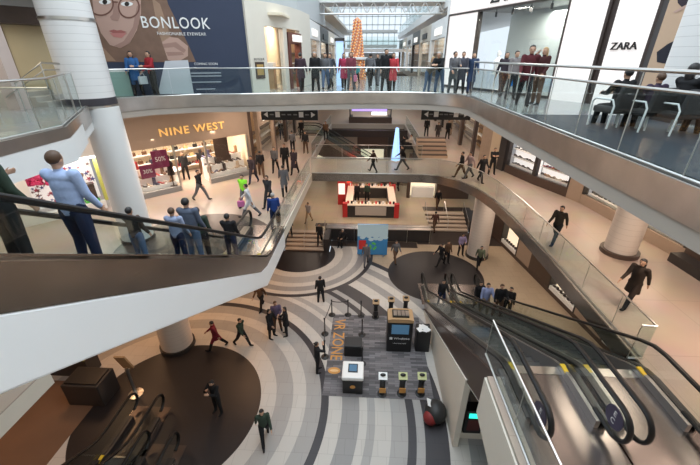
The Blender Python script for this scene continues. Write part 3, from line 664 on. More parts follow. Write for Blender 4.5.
# upper-left white volumes above the facade
MB().prism([(-12.2, 15.3), (-5.4, 17.7), (-3.9, 22.5), (-3.7, 80), (-24, 80), (-24, 15.3)], L3 + 5.3, L3 + 5.6, CREAM).build('ceiling', kind='structure')
MB().prism([(-5.3, 18.0), (-4.0, 22.5), (-3.8, 34), (-7, 34), (-7, 19)], L3 + 3.75, L3 + 5.2, mat('upper_grey', (.5, .52, .53), .5)).build('wall_gallery', kind='structure')

# corridor shops, left side of the upper level
def corridor(X, y0, y1, n, sgn, cols, labels, z=L3, h=3.2, lit=1):
    ORD = ['first', 'second', 'third', 'fourth', 'fifth', 'sixth', 'seventh', 'eighth']
    for i in range(n):
        ya, yb = y0 + (y1 - y0) * i / n, y0 + (y1 - y0) * (i + 1) / n; d = yb - ya
        t = thing('storefront', ORD[i] + ' ' + labels[0], 'storefront', (X, ya, z))
        m = cols[i % len(cols)]; s = sgn
        x = lambda a, b: (min(a * s, b * s), max(a * s, b * s))
        MB().box(*x(0, .25), 0, d, h * .8, h + .4, m).box(*x(0, .25), 0, .35, 0, h * .8, m).box(*x(0, .25), d - .35, d, 0, h * .8, m).build('facade', t)
        MB().box(*x(.1, .13), .35, d - .35, .1, h * .8, SGLASS).build('glass_pane', t)
        MB().box(*x(1.6, 1.7), 0, d, 0, h, CREAML if i % 2 else TAN).build('interior_wall', t)
        mb = MB()
        for k in range(3): mb.box(*x(1.2, 1.6), .5, d - .5, .5 + k * .6, .55 + k * .6, WHT if k % 2 else BROWN)
        mb.build('wall_shelf', t)
        MB().box(*x(-.06, 0), d * .3, d * .7, h * .86, h * .98, WSCREEN if i % 2 == 0 else BLACK).build('sign_panel', t)
        if lit: area((X + s * .8, (ya + yb) / 2, z + h - .1), .8, 45 * lit, WARM, sy=d * .7)
corridor(-3.75, 24.1, 60, 6, -1, [WHITE, DARK, CREAM], ['upper corridor shopfront counted from the curved cream store'])
corridor(4.3, 23.0, 60, 6, 1, [WHITE, CREAM, DARK], ['upper corridor shopfront counted from the leaning man'])

# ---- ZARA front, right side
ZW = Wall((4.1, 22.6), (9.55, 9.8), L3)
t = ZW.thing('storefront', 'pale fashion storefront with big glowing white panels beside the steel rails', 'storefront')
uA = ZW.p(447, 40)[0]; uB = ZW.p(474, 50)[0]; uC = ZW.p(559, 50)[0]; uD = ZW.p(597, 50)[0]; uE = ZW.p(606, 50)[0]; uF = ZW.p(645, 50)[0]; uG = ZW.p(653, 50)[0]
HT = 3.5
FRM = mat('panel_frame', (.05, .035, .03), .4)
MB().box(0, .35, 0, .3, 0, 7, WHITE).build('pilaster', t)
MB().box(uA, uB - .04, 0, .2, 0, HT, COOLLIT).build('light_panel', t)
MB().box(uC + .05, uD, 0, .2, 0, 7, COOLLIT).build('light_panel', t); MB().box(uE, uF, 0, .2, 0, 7, COOLLIT).build('light_panel', t)
fr = MB()
for u in (uA - .05, uB - .05, uC - .02, uD, uF): fr.box(u, u + (.07 if u < uD - .01 else .1), -.03, .22, 0, 7 if u > uB else HT, FRM)
fr.box(uD + .08, uE, .05, .2, 0, 7, FRM); fr.box(uA, uC, -.03, .2, HT - .06, HT + .02, FRM); fr.box(uA, uC, -.03, .2, -.0, .1, DARK)
fr.build('frame', t)
for ua, ub in ((uA, uB + .6), (uB + .65, (uB + uC) / 2 + .3), ((uB + uC) / 2 + .35, uC - .05)): MB().box(ua, ub, 0, .2, HT + .05, 7, COOLLIT).build('light_panel', t)
MB().box(uB + .03, uC - .03, .05, .07, .1, HT - .06, SGLASS).build('glass_pane', t)
MB().box(uB - .5, uC + .4, 2.4, 2.5, 0, HT, mat('display_grey', (.36, .42, .43), .7)).box(uB - .5, uC + .4, .3, 2.4, HT, HT + .1, GREY).build('interior_wall', t)
u, z = ZW.p(507, -3); text('ZARA', .75, BLACK, t, 'lettering', (uB + 1.7, -.03, HT + .42), ext=.02, bold=.008)
u, z = ZW.p(619, 46.5); text('ZARA', .30, BLACK, t, 'lettering', ((uE + uF) / 2 - .05, -.03, z), ext=.02, bold=.004, sx=1.1)
for k in range(5):
    q = ZW.thing('spotlight', 'small track spotlight on the display window top, one of a row', 'spotlight', 'spotlights over the display window'); u = uB + .5 + k * (uC - uB - .8) / 4
    MB().cyl((u, .6), .05, HT - .3, HT - .1, BLACK, 10).build('lamp_head', q); MB().cyl((u, .6), .015, HT - .1, HT, BLACK, 6).build('stem', q)
for k, (px) in enumerate((541, 549, 480)):
    u, _ = ZW.p(px, 80); q = ZW.thing('mannequin', ['golden patterned dressed mannequin beside the blurred shoppers', 'gold sequinned mannequin at the display window edge', 'pale mannequin near the display window corner'][k], 'mannequin')
    MB().lathe([(.22, 0), (.22, .03), (.03, .04), (.03, .7), (.2, .72), (.15, 1.05), (.21, 1.3), (.1, 1.45), (.05, 1.5), (.09, 1.6), (.08, 1.72), (.01, 1.78)], mat('gold_cloth', (.45, .33, .12), .5, noise=.5, nscale=20) if k < 2 else WHT, (u, .9, 0), 16).build('body', q, smooth=True)
t = ZW.thing('fashion_poster', 'tall beige fashion poster of a dark-clothed figure beside the white panels', 'poster')
mb = MB(); mb.box(uG, ZW.p(694, 20)[0], 0, .15, 0, 7, mat('poster_beige', (.55, .38, .26), .7)); mb.build('panel', t)
mb = MB(); ux = uG
def q_(pts, d, m): mb.prism([ZW.p(*p) for p in pts], -d, -d + .004, m, 'y')
q_([(657, 62), (657, 52), (668, 44), (680, 38), (690, 30), (700, 40), (700, 66), (668, 64)], .01, colmat((.03, .03, .04)))
q_([(677, -8), (693, -8), (692, 3), (684, 9), (678, 3)], .012, colmat((.05, .04, .05))); q_([(673, 12), (684, 6), (692, 2), (692, 5), (676, 13)], .014, mat('print_skin', (.5, .33, .27), .8)); q_([(688, -4), (700, 2), (700, 8), (690, 4)], .015, mat('print_skin', (.5, .33, .27), .8))
mb.build('figure_print', t)
area(ZW.w((uB + uC) / 2, 1.2, HT - .15), .8, 160, (1, .95, .85), rot=(0, 0, ZW.r), sy=3)
MB().box(9.5, 9.7, -4, 9.8, L3, 6, WHITE).build('wall_right', kind='structure')

# ---- LEVEL 2 right shops
path2 = [(8.9, 24.6), (9.2, 23.55), (10.15, 20.4), (11.25, 17.9), (11.55, 15.9), (11.75, 13.8), (12.0, 11.2), (12.3, 3)]
specs = [((9.15, 23.7), (9.95, 21.2), 0, 0, 'white lit window with rows of dark shoes behind the standing guard', 'shoe'),
         ((9.95, 21.2), (10.9, 18.9), 0, 0, 'white lit window of colourful shoes under a red sign', 'multi'),
         ((11.2, 18.1), (11.6, 15.0), 0, 0, 'cream lit window with a row of dark shoes by the round column', 'row'),
         ((11.6, 14.6), (11.9, 12.2), 0, 0, 'low cream display window behind the round column', 'row')]
DISPC = mat('display_cool', (.8, .76, .74), .5, emit=.75); DISPW = mat('display_warm', (.85, .72, .5), .5, emit=.8)
for A, B, m_ in (((10.9, 18.9), (11.2, 18.1), TAUPE), ((11.6, 15.0), (11.6, 14.6), DARK)):
    W = Wall(A, B, L2); W.struct(MB().box(0, W.L, -.02, .3, 0, H2, m_), 'wall_pier')
for k, (A, B, xr, yr, lab, kind) in enumerate(specs):
    W = Wall(A, B, L2); t = W.thing('storefront', lab, 'storefront')
    zl, zh = (.5, 2.45)
    MB().box(0, W.L, 0, .2, 0, zl, TAUPE if k > 1 else BROWN).box(0, W.L, 0, .2, zh, H2, BROWN).box(0, .12, 0, .25, zl, zh, DARK).box(W.L - .12, W.L, 0, .25, zl, zh, DARK).build('facade', t)
    MB().box(.25, W.L - .25, .05, .07, zl, zh, SGLASS).build('glass_pane', t)
    MB().box(.1, W.L - .1, .55, .6, zl, zh, DISPC if k < 2 else DISPW).box(.1, W.L - .1, .1, .55, zl - .05, zl, WHT).build('light_panel', t)
    nrow = 3 if k < 2 else 1; sh = MB()
    for r_ in range(nrow): sh.box(.2, W.L - .2, .2, .54, zl + .08 + r_ * .5, zl + .12 + r_ * .5, WHT)
    sh.build('window_shelf', t)
    for r_ in range(nrow):
        n = 5 if k == 0 else 9
        for j in range(n): shoe(W.w(.4 + (W.L - .8) * j / (n - 1), .38, zl + .12 + r_ * .5), W.r + R(random.choice((0, 180))), 'shoe on the %s' % lab.split(' behind')[0].split(' under')[0].split(' by')[0].replace('with rows of dark shoes', 'shelf near the guard').replace('of colourful shoes', 'shelf under the red sign').replace('with a row of dark shoes', 'shelf close to the column'), 'shoes in display window shelf %s' % ['by the guard', 'under the red sign', 'close to the column', 'behind the column'][k], k=(0 if k != 1 else None), scale=1.25)
    area(W.w(W.L / 2, .4, zh - .03), W.L - .8, 18, WARM, rot=(0, 0, W.r), sy=.4)
W = Wall((9.95, 21.2), (10.9, 18.9), L2)
t = W.thing('shop_sign', 'small red lit sale sign on the shoe window edge', 'sign'); MB().box(.0, .7, -.12, -.04, 1.9, 2.4, SIGNRED).build('sign_panel', t); text('SALE', .2, WHT, t, 'lettering', (.35, -.125, 2.15), ext=.002)
W = Wall((8.2, 26.5), (9.0, 23.9), L2)
W.struct(MB().box(0, W.L * .45, 0, .3, 0, H2, mat('stone_pier', (.34, .26, .2), .5, noise=.2, nscale=4)).box(W.L * .45, W.L * .8, -.02, .3, 0, H2, BEIGE).box(W.L * .8, W.L + .1, 0, .3, 0, H2, DARK), 'wall_pier')
W = Wall((11.9, 12.2), (12.3, 3), L2); W.struct(MB().box(0, W.L, 0, .3, 0, H2, BROWN).box(0, W.L, -.5, 0, 0, .35, DARK), 'wall_right')

# ---- LEVEL 1 right windows below the ring
W = Wall((9.9, 26), (11.5, 14.5), L1)
W.struct(MB().box(-.5, 1.7, .02, .1, 0, 2.2, BROWN).box(4.0, 5.6, .02, .1, 0, 2.2, TAUPE).box(5.6, 7.8, .02, .1, 0, 2.2, BROWN).box(10.2, 12.2, .02, .1, 0, 2.2, TAUPE).box(14.3, 20, .02, .1, 0, 2.2, BROWN).box(-.5, W.L + 8, .9, 1.0, 0, SL2 - L1, TAUPE).box(-.5, W.L + 8, -.0, .9, 0, .25, BROWN).box(-.5, W.L + 8, 0, .9, 2.1, SL2 - L1, BROWN), 'wall_right')
for k, (u0, u1) in enumerate(((1.8, 3.9), (7.9, 10.1), (12.3, 14.2))):
    t = W.thing('display_window', ['lowest level lit window nearest to the steps', 'middle lit window tucked below the curved balcony', 'lit window below the curved balcony railing end'][k], 'window')
    MB().box(u0, u1, .02, .5, .25, .5, WHT).build('sill', t); MB().box(u0, u1, .45, .5, .5, 1.9, WARMLIT).build('light_panel', t)
    MB().box(u0 - .1, u0, .0, .6, .25, 2.1, DARK).build('frame', t); MB().box(u1, u1 + .1, 0, .6, .25, 2.1, DARK).build('frame', t)
    for j in range(6): shoe(W.w(u0 + .3 + j * (u1 - u0 - .6) / 5, .22, .5), W.r + PI, 'small dark shoe in a lit window below the curved balcony', 'shoes below the curved balcony', k=0, scale=1.5)
# ------------------------------------------------------------------ LEVEL 1 back concourse: kiosk and shops
def L1p(x, y): q = atz(x, y, L1); return (q.x, q.y)
def Up(x, y): q = atz(x, y, L1U); return (q.x, q.y)
kx0, ky0 = Up(345, 217); kx1 = Up(396, 217)[0]; ky1 = Up(380, 196)[1]
kx = (kx0 + kx1) / 2; kw = kx1 - kx0; kd = ky1 - ky0
t = thing('kiosk', 'square white-topped kiosk with red corners and a red overhead frame', 'kiosk', (kx, ky0, L1U))
KTOP = mat('kiosk_top', (.7, .58, .45), .4, emit=.18); K = MB(); K.box(-kw / 2, kw / 2, 0, .6, 0, 1.0, DARK).box(-kw / 2, kw / 2, kd - .6, kd, 0, 1.0, DARK).box(-kw / 2, -kw / 2 + .6, .6, kd - .6, 0, 1.0, DARK).box(kw / 2 - .6, kw / 2, .6, kd - .6, 0, 1.0, DARK); K.build('counter', t)
MB().box(-kw / 2, kw / 2, 0, .6, 1, 1.1, KTOP).box(-kw / 2, kw / 2, kd - .6, kd, 1, 1.1, KTOP).box(-kw / 2, -kw / 2 + .6, .6, kd - .6, 1, 1.1, KTOP).box(kw / 2 - .6, kw / 2, .6, kd - .6, 1, 1.1, KTOP).build('counter_top', t)
for s in (-1, 1):
    for yy in (0, kd - .3): MB().box(s * kw / 2 - .2, s * kw / 2 + .2, yy - .05, yy + .35, 0, 1.2, RED).build('corner_panel', t)
MB().box(-kw * .3, kw * .3, -.03, 0, .2, .95, mat('kiosk_panel', (.45, .4, .36), .4)).build('front_panel', t)
for s in (-1, 1): MB().box(s * kw * .42 - .05, s * kw * .42 + .05, kd - .4, kd - .3, 1.1, 2.5, RED).build('post', t)
MB().box(-kw / 2, kw * .42, kd - .45, kd - .3, 2.1, 2.5, SIGNRED).box(-kw / 2, -kw / 2 + .3, kd * .5, kd - .3, 2.1, 2.5, SIGNRED).build('sign_frame', t)

for i in range(28):
    a = (-kw / 2 + .25 + i % 14 * (kw - .5) / 13, .3 if i < 14 else kd - .3); q = thing('phone_case_box', 'small boxed item standing on the bright kiosk counter', 'box', (kx + a[0], ky0 + a[1], L1U + 1.1), 0, 'boxed items on the kiosk counter')
    MB().box(-.08, .08, -.05, .05, 0, .22, [RED, BLACK, WHT, TAN][i % 4]).build('box_body', q)
t = thing('red_display_stand', 'tall red display column left of the white-topped kiosk', 'display stand', (*Up(342, 204), L1U))
MB().box(-.35, .35, -.2, .2, 0, 2.2, RED).build('body', t); MB().box(-.28, .28, -.22, -.2, 1.0, 2.0, WSCREEN).build('poster_face', t)
# shop on the lower left behind the glass
sx, sy = Up(302, 208)
t = thing('storefront', 'dark wood storefront with lit goods under the middle bridge', 'storefront', (-7.6, 29.5, L1U))
MB().box(0, 1.6, 0, .4, 0, 3.6, BROWN).box(-3, .0, 0, .3, 2.8, 3.6, DARK).box(-3.2, -3, 0, .4, 0, 3.6, DARK).build('facade', t); MB().box(-3, 0, 2, 2.1, 0, 3.6, TAUPE).build('interior_wall', t)
MB().box(-2.8, -.2, .3, .9, 0, 1, WHT).build('counter', t)
for i in range(22):
    a = (random.uniform(-9.8, -6.2), random.uniform(25.2, 29))
    if i < 9:
        q = thing('merchandise_table', 'low table of goods in front of the dark wood storefront', 'table', (-9.6 + (i % 3) * 1.25, 25.6 + (i // 3) * 1.3, L1U), 0, 'goods tables under the middle bridge')
        MB().box(-.45, .45, -.4, .4, .0, .75, BROWN).build('table_body', q); 
        mb = MB()
        for j in range(7): mb.blob((random.uniform(-.35, .35), random.uniform(-.3, .3), .8), (.09, .09, .08), random.choice([RED, WHT, TAN, GOLD]), 6, 4)
        mb.build('goods', q)
# back row of shops on level 1
for k in range(7):
    x0 = -11 + k * 3.3
    t = thing('storefront', 'storefront at the far end of the lower concourse, seen under the middle bridge', 'storefront', (x0, 39.5, L1U), 0, 'shops at the end of the lower concourse')
    MB().box(0, 3.2, 0, .3, 2.7, 4.2, [BROWN, DARK, TAUPE][k % 3]).box(0, .3, 0, .3, 0, 2.7, [BROWN, DARK, TAUPE][k % 3]).box(2.9, 3.2, 0, .3, 0, 2.7, [BROWN, DARK, TAUPE][k % 3]).build('facade', t)
    MB().box(.3, 2.9, .9, 1, 0, 2.7, WARMLIT if k % 2 else BEIGE).build('interior_wall', t); MB().box(.5, 2.7, .4, .8, .0, 1.1, WHT).build('counter', t)  # every other back wall glows in place of shop lighting
t = thing('storefront', 'lit corner shop under the curved part of the bridge', 'storefront', (3.9, 31.5, L1U))
MB().box(0, 2.6, 0, .3, 2.5, 4.2, DARK).box(-.2, .1, 0, .3, 0, 4.2, BROWN).box(2.5, 5.5, 0, .3, 0, 4.2, BROWN).build('facade', t); MB().box(.1, 2.5, .8, .9, 0, 2.5, WARMLIT).build('interior_wall', t); MB().box(.3, 2.3, .2, .7, 0, 1, WHT).build('counter', t)  # glowing back wall stands in for a lit interior

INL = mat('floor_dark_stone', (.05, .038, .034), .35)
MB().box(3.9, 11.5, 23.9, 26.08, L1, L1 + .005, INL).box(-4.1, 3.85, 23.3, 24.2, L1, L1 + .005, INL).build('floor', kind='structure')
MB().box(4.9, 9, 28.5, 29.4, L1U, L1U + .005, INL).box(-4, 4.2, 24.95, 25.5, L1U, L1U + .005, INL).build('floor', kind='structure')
# upright poster in front of the low wall
t = thing('poster_stand', 'free-standing blue poster with a green recycling mark before the dark low wall', 'poster', (.46, 22.15, L1)); t.scale = (1, 1, 1.2)
MB().box(-1.05, 1.05, -.08, .08, .05, 2.0, mat('poster_blue', (.05, .25, .55), .4)).build('panel', t)
mb = MB(); mb.box(-1.05, 1.05, -.09, -.082, 1.25, 2.0, mat('poster_sky', (.55, .75, .85), .4)); 
for i in range(12): mb.blob((random.uniform(-.9, .9), -.085, random.uniform(1.0, 1.35)), (.2, .006, .12), mat('poster_sky', (.55, .75, .85), .4), 8, 4)
mb.box(-.95, -.45, -.1, -.09, .4, 1.0, RED)
for k in range(3):
    a = k * 2 * PI / 3 + PI / 6; c, s = math.cos(a), math.sin(a); mb.prism([(.05 + .26 * math.cos(a + q), .62 + .26 * math.sin(a + q)) for q in (0, .5, 1.0, 1.5)] + [(.05 + .13 * math.cos(a + q), .62 + .13 * math.sin(a + q)) for q in (1.5, 1.0, .5, 0)], -.1, -.09, GREENP, 'y')
mb.build('poster_print', t); 
for s in (-1, 1): MB().box(s * .8 - .05, s * .8 + .05, -.3, .3, 0, .05, STEEL).build('foot', t)

# ------------------------------------------------------------------ DEMO MAT
tag(MB().box(-1.68, 2.95, 10.22, 15.45, L1, L1 + .012, CARPET).build('floor_mat'), 'grey patterned carpet mat under the black demo booth', 'mat')
o = text('VR ZONE', .80, ORANGE, None, 'floor_lettering', (-1.3, 13.6, L1 + .018), (0, 0, -PI / 2), .003, sx=.85, bold=.006); tag(o, 'tan VR ZONE lettering printed along the mat edge', 'lettering')
mb = MB(); mb.prism([(-1.3 + .28 * math.cos(q * PI / 12), 11.55 + .19 * math.sin(q * PI / 12)) for q in range(24)], L1 + .012, L1 + .018, ORANGE); mb.prism([(-1.3 + .2 * math.cos(q * PI / 12), 11.55 + .07 * math.sin(q * PI / 12)) for q in range(24)], L1 + .018, L1 + .02, mat('print_tan', (.75, .5, .25)))
tag(mb.build('floor_emblem'), 'tan oval emblem printed on the mat below the lettering', 'emblem')
# demo booth
bx, by = L1p(398.5, 352)
t = thing('demo_booth', 'big black demo booth with screen and orange rimmed top', 'booth', (bx, by, L1))
t.scale = (.95, 1, .9); MB().box(-.62, .62, 0, .75, 0, 2.05, BLACK).build('body', t, bevel=.05)
MB().prism([(-.62, 2.0), (.62, 2.0), (.62, 2.16), (.45, 2.22), (-.45, 2.22), (-.62, 2.16)], -.03, .78, TAN, 'y').build('top_rim', t); MB().box(-.4, .4, .1, .6, 2.22, 2.3, BLACK).build('top_tray', t)
for k in range(4): MB().box(-.34 + k * .19, -.18 + k * .19, .15, .5, 2.3, 2.33, STEEL).build('headset_cradle', [c for c in t.children if c.name.startswith('top_tray')][0])
MB().box(-.42, .42, -.02, 0, 1.25, 1.85, BSCREEN).build('screen', t)
mb = MB()
for a in (0, 1):
    for b in (0, 1): mb.box(-.5 + a * .075, -.5 + a * .075 + .065, -.02, -.005, .87 + b * .075, .87 + b * .075 + .065, WHT)
mb.build('window_logo', t)
text('Windows', .2, WHT, t, 'lettering', (.1, -.01, .94), ext=.003); text('mixed reality ready', .085, WHT, t, 'lettering', (0, -.01, .62), ext=.002)
# leaflet table
lx, ly = L1p(421, 352)
t = thing('leaflet_table', 'tall black counter topped with white leaflets beside the demo booth', 'counter', (lx + .05, ly + .0, L1)); MB().box(-.33, .33, 0, .6, 0, 1.25, BLACK).build('body', t, bevel=.03)
for k in range(7):
    q = thing('leaflet', 'white leaflet scattered on the tall black counter', 'leaflet', (lx + .05 + random.uniform(-.2, .2), ly + random.uniform(.12, .48), L1 + 1.252 + k * .004), random.random() * 3, 'leaflets on the tall black counter'); MB().box(-.11, .11, -.15, .15, 0, .003, WHT).build('sheet', q)
# black cube
cx, cy = L1p(353, 357)
t = thing('storage_cube', 'squat black padded cube on the mat behind the white demo table', 'cube seat', (cx, cy, L1)); MB().box(-.42, .42, 0, .65, 0, .55, BLACK).build('body', t, bevel=.04); MB().box(-.42, .42, 0, .65, .56, .66, mat('black_pad', (.03, .03, .032), .6)).build('lid', t, bevel=.04)
# white topped demo table
wx, wy = L1p(352.5, 394)
t = thing('demo_table', 'white topped demo table with tablet and orange emblem on its black front', 'table', (wx, wy, L1))
MB().box(-.42, .42, 0, .85, 0, .78, BLACK).build('body', t, bevel=.03); MB().box(-.45, .45, -.03, .88, .78, .98, WHT).build('top', t, bevel=.05)
MB().box(-.2, .2, .25, .7, .98, 1.0, BLACK).box(-.16, .16, .3, .65, 1.0, 1.005, BSCREEN).build('tablet', t)
MB().prism([(.11 * math.cos(q * PI / 10), .42 + .09 * math.sin(q * PI / 10)) for q in range(20)], -.015, 0, ORANGE, 'y').build('emblem', t)
# pedestals
ped = [(382, 394, 'front pedestal nearest the white demo table', 0), (401.5, 394, 'front pedestal in the middle of its row', 1), (420, 394, 'front pedestal nearest the escalator wall', 1), (375.5, 318.5, 'back pedestal nearest the mat lettering', 2), (390.5, 316, 'back pedestal in the middle of its row', 2), (405, 315, 'back pedestal nearest the escalator', 2)]
for px, py, lb, k in ped:
    x, y = L1p(px, py); y = y if k < 2 else y + .1
    t = thing('demo_pedestal', 'slim black demo pedestal, ' + lb, 'pedestal', (x, y, L1))
    MB().lathe([(.2, 0), (.2, .04), (.12, .06), (.12, .85), (.17, .9), (.17, .95)], BLACK, n=16).build('body', t, smooth=True)
    MB().obox((0, .02, 1.03), (.36, .3, .05), Matrix.Rotation(.5, 3, 'X'), [WHT, mat('pale_lime', (.6, .62, .3)), TAN][k]).build('tilted_tray', t)
    MB().box(-.13, .13, -.16, -.12, .25, .5, ORANGE if k < 2 else DARK).build('label_plate', t); MB().blob((0, .02, 1.1), (.12, .07, .06), BLACK).build('headset', t)
# stanchions
sts = [(332, 315), (348, 315), (361, 316), (325, 334), (325, 357), (362, 335), (362, 364), (347, 364)]
spos = []
for k, (px, py) in enumerate(sts[:7]):
    x, y = L1p(px, py); spos.append((x, y))
    lb = ['at the back corner of the mat', 'behind the mat lettering', 'by the back row of pedestals', 'on the striped floor beside the lettering', 'next to the woman with raised hand', 'in the middle of the mat', 'between the black cube and front pedestals'][k]
    t = thing('belt_stanchion', 'black belt barrier post ' + lb, 'barrier post', (x, y, L1)); MB().lathe([(.19, 0), (.19, .02), (.05, .05), (.03, .06), (.03, .95), (.045, .96), (.045, 1.02)], BLACK, n=14).build('post', t, smooth=True)
for a, b, lb in ((0, 1, 'behind the mat lettering'), (3, 4, 'along the mat edge'), (0, 3, 'at the mat corner')):
    A, B = spos[a], spos[b]; mb = MB(); n = 6
    pts = [(A[0] + (B[0] - A[0]) * i / n, A[1] + (B[1] - A[1]) * i / n, .93 - .06 * math.sin(PI * i / n) + L1) for i in range(n + 1)]; mb.tube(pts, .02, BLACK, 6); tag(mb.build('barrier_belt'), 'black retractable belt strung ' + lb, 'belt')
# floor clutter
x, y = L1p(441, 418)
t = thing('beanbag_chair', 'red and black slumped beanbag chair by the escalator wall', 'beanbag', (x - .25, y, L1)); MB().blob((0, 0, .38), (.42, .48, .4), mat('bean_black', (.02, .02, .02), .5), 16, 12).build('body', t, smooth=True); MB().blob((-.22, -.22, .3), (.28, .28, .3), mat('bean_red', (.22, .02, .02), .6), 14, 10).build('red_cushion', t, smooth=True)
MB().obox((-.25, .1, .72), (.2, .35, .02), Matrix.Rotation(.5, 3, 'Y'), WHT).build('white_tag', t)
wx_, wy_ = L1p(470, 440)
t = thing('information_terminal', 'small lit terminal with turquoise screen set into the escalator wall', 'terminal', (wx_, wy_ + .05, L1)); MB().box(-.5, .5, 0, .4, 0, .32, CREAM).build('plinth', t); MB().box(-.3, .32, .0, .4, .32, 1.5, BLACK).build('cabinet', t); MB().box(-.2, .24, -.02, 0, 1.15, 1.38, TEAL).build('screen', t); MB().box(-.2, .24, -.02, 0, .5, 1.05, mat('panel_darkred', (.1, .02, .02))).build('keypad_panel', t)
# hose/cable along the wall
mb = MB(); pts = [L1p(*q) for q in ((450, 418), (452, 428), (457, 436), (463, 437), (470, 436))]; mb.tube([(a, b, L1 + .04) for a, b in pts], .04, BLACK, 6); tag(mb.build('floor_cable'), 'thick black cable lying between the beanbag and terminal', 'cable')
# sign by lower left escalators
x, y = L1p(150, 400)
t = thing('sign_stand', 'slim steel pole sign with tan top by the black escalators', 'sign', (-9.5, 9.9, L1)); t.scale = (1.35, 1.35, 1.35); MB().lathe([(.22, 0), (.22, .03), (.05, .05), (.05, 1.1)], STEEL, n=12).build('pole', t); MB().obox((0, 0, 1.35), (.32, .05, .65), Matrix.Rotation(.3, 3, 'X'), TAN).build('panel', t)
x, y = L1p(80, 420)
t = thing('planter_box', 'dark square planter box under the white escalator cladding', 'planter', (-11.15, 9.75, L1)); MB().box(-.75, .75, -.5, .5, 0, 1.1, DARK).build('box_body', t, bevel=.03); MB().box(-.65, .65, -.4, .4, 1.1, 1.16, BLACK).build('soil', t)

t = thing('service_counter', 'long dark counter with olive top behind the dark planter box', 'counter', (-13.4, 11.0, L1)); MB().box(-1.8, 1.4, -.35, .35, 0, 1.0, DARK).build('body', t, bevel=.02); MB().box(-1.85, 1.45, -.4, .4, 1.0, 1.06, mat('olive_top', (.35, .33, .08), .5)).build('top', t)
# ------------------------------------------------------------------ LEVEL 2 far area
t = thing('spire_light', 'tall tapering blue-white light spire standing on the middle bridge', 'light spire', (2.05, 26.0, L2)); t.scale = (.9, .9, .8)
MB().lathe([(.42, 0), (.42, .08), (.36, .1)], WHT, n=4).build('base', t); MB().lathe([(.36, .1), (.13, 3.0)], mat('spire_glow', (.35, .6, 1), .4, emit=.9), n=4).build('spire_body', t)
t = thing('light_pillar', 'slim blue-white glowing pillar on the upper bridge beside the strolling shoppers', 'light pillar', (-1.72, 22.6, L3))
MB().box(-.2, .2, -.15, .15, 0, 2.3, mat('pillar_glow', (.42, .6, .9), .4, emit=.5)).build('pillar_body', t); MB().box(-.27, .27, -.2, .2, 2.3, 2.45, DARK).build('cap', t)
t = thing('tiered_bench', 'pale stepped wooden seating block at the end of the middle bridge', 'bench', (4.95, 27.0, L2))
for k in range(5): MB().box(-1.1, 1.1, k * .38, 2.0, k * .24, (k + 1) * .24 - .05, mat('bench_wood', (.62, .47, .35), .5)).box(-1.08, 1.08, k * .38 + .03, 2.0, (k + 1) * .24 - .05, (k + 1) * .24, BROWN).build('tier', t)
t = thing('island_kiosk', 'distant island kiosk with violet light strip and white lit sign', 'kiosk', (.2, 42.6, L2)); t.scale = (.62, .8, .6)
MB().box(-4, 4, 0, .6, 0, 1.1, BROWN).box(-4, -3.4, .6, 3, 0, 1.1, BROWN).box(3.4, 4, .6, 3, 0, 1.1, BROWN).build('counter', t); MB().box(-4, 4, 0, 3, 2.5, 2.7, BROWN).build('canopy', t)
for s in (-3.8, 3.8): MB().box(s - .1, s + .1, .2, .4, 1.1, 2.5, DARK).build('post', t)
MB().box(-3.4, 3.0, -.08, 0, 2.3, 2.68, PURPLELIT).build('light_strip', t); MB().box(.2, 3.0, -.1, -.06, 1.55, 2.15, mat('sign_bright', (.95, .92, .9), .4, emit=1.6)).build('sign_panel', t)
tt, _n = escalator('distant dark escalator crossing the far opening behind the middle bridge', 0, 0, L1U, L2 - L1U - .0, 1.1, 'dark', 1, 1, 1)
tt.location = (3.6, 36, L1U); tt.rotation_euler.z = PI / 2
MB().box(-4.2, 4.1, 38.2, 38.4, L2 - .7, L2 + .02, DARK).build('trim_7', kind='structure')
t = thing('flower_planter', 'dark round planter with blue poster at the edge of the far opening', 'planter', (1.6, 29.0, L2 - .0)); 
bpy.data.objects.remove(t)
# wayfinding signs
for (xa, xb, lb, yy) in ((262, 318, 'black overhead wayfinding sign on the shoe shop side of the bridge soffit', 19.3), (421, 470, 'black overhead wayfinding sign near the stepped bench', 19.8)):
    za = SL3 - .15
    def solve(px):
        d = ray(px, 119); return d.x * yy / d.y
    a, b = solve(xa), solve(xb)
    t = thing('wayfinding_sign', lb, 'sign', ((a + b) / 2, yy, za)); w = (b - a) / 2
    MB().box(-w, w, -.06, .06, -.62, -.05, BLACK).build('panel', t)
    for s in (-w * .7, w * .7): MB().cyl((s, 0), .02, -.05, .15, BLACK, 6).build('hanger', t)
    ic = MB(); u = -w + .25
    for k in range(9):
        if k in (2, 6): ic.box(u - .12, u + .12, -.07, -.061, -.47, -.2, WHT)
        elif k in (0, 8): ic.prism([(u - .12, -.34), (u + .1, -.2), (u + .1, -.48)] if k == 0 else [(u + .12, -.34), (u - .1, -.2), (u - .1, -.48)], -.07, -.061, WHT, 'y')
        else: ic.box(u - .1, u + .1, -.07, -.061, -.37, -.31, GREY)
        u += (2 * w - .5) / 8
    ic.build('pictograms', t)
# far level-2 shop fronts both sides
corridor(-7.35, 24.0, 58, 8, -1, [TAUPE, BROWN, DARK], ['middle level shopfront counted from the gold-lettered store'], L2, 3.4, .8)
corridor(7.9, 27.5, 58, 7, 1, [BROWN, TAUPE, DARK], ['middle level shopfront counted from the stepped bench'], L2, 3.4, .8)
MB().box(-22, 16, 66, 66.3, L2, SL3, TAUPE).build('wall_back', kind='structure')
t = thing('lit_storefront', 'far warm-lit storefront closing the view of the middle level', 'storefront', (0, 65.5, L2)); MB().box(-7, 7, 0, .2, 2.8, 4.4, BROWN).build('fascia', t); MB().box(-6.5, 6.5, .3, .4, 0, 2.8, CREAML).build('interior_wall', t)

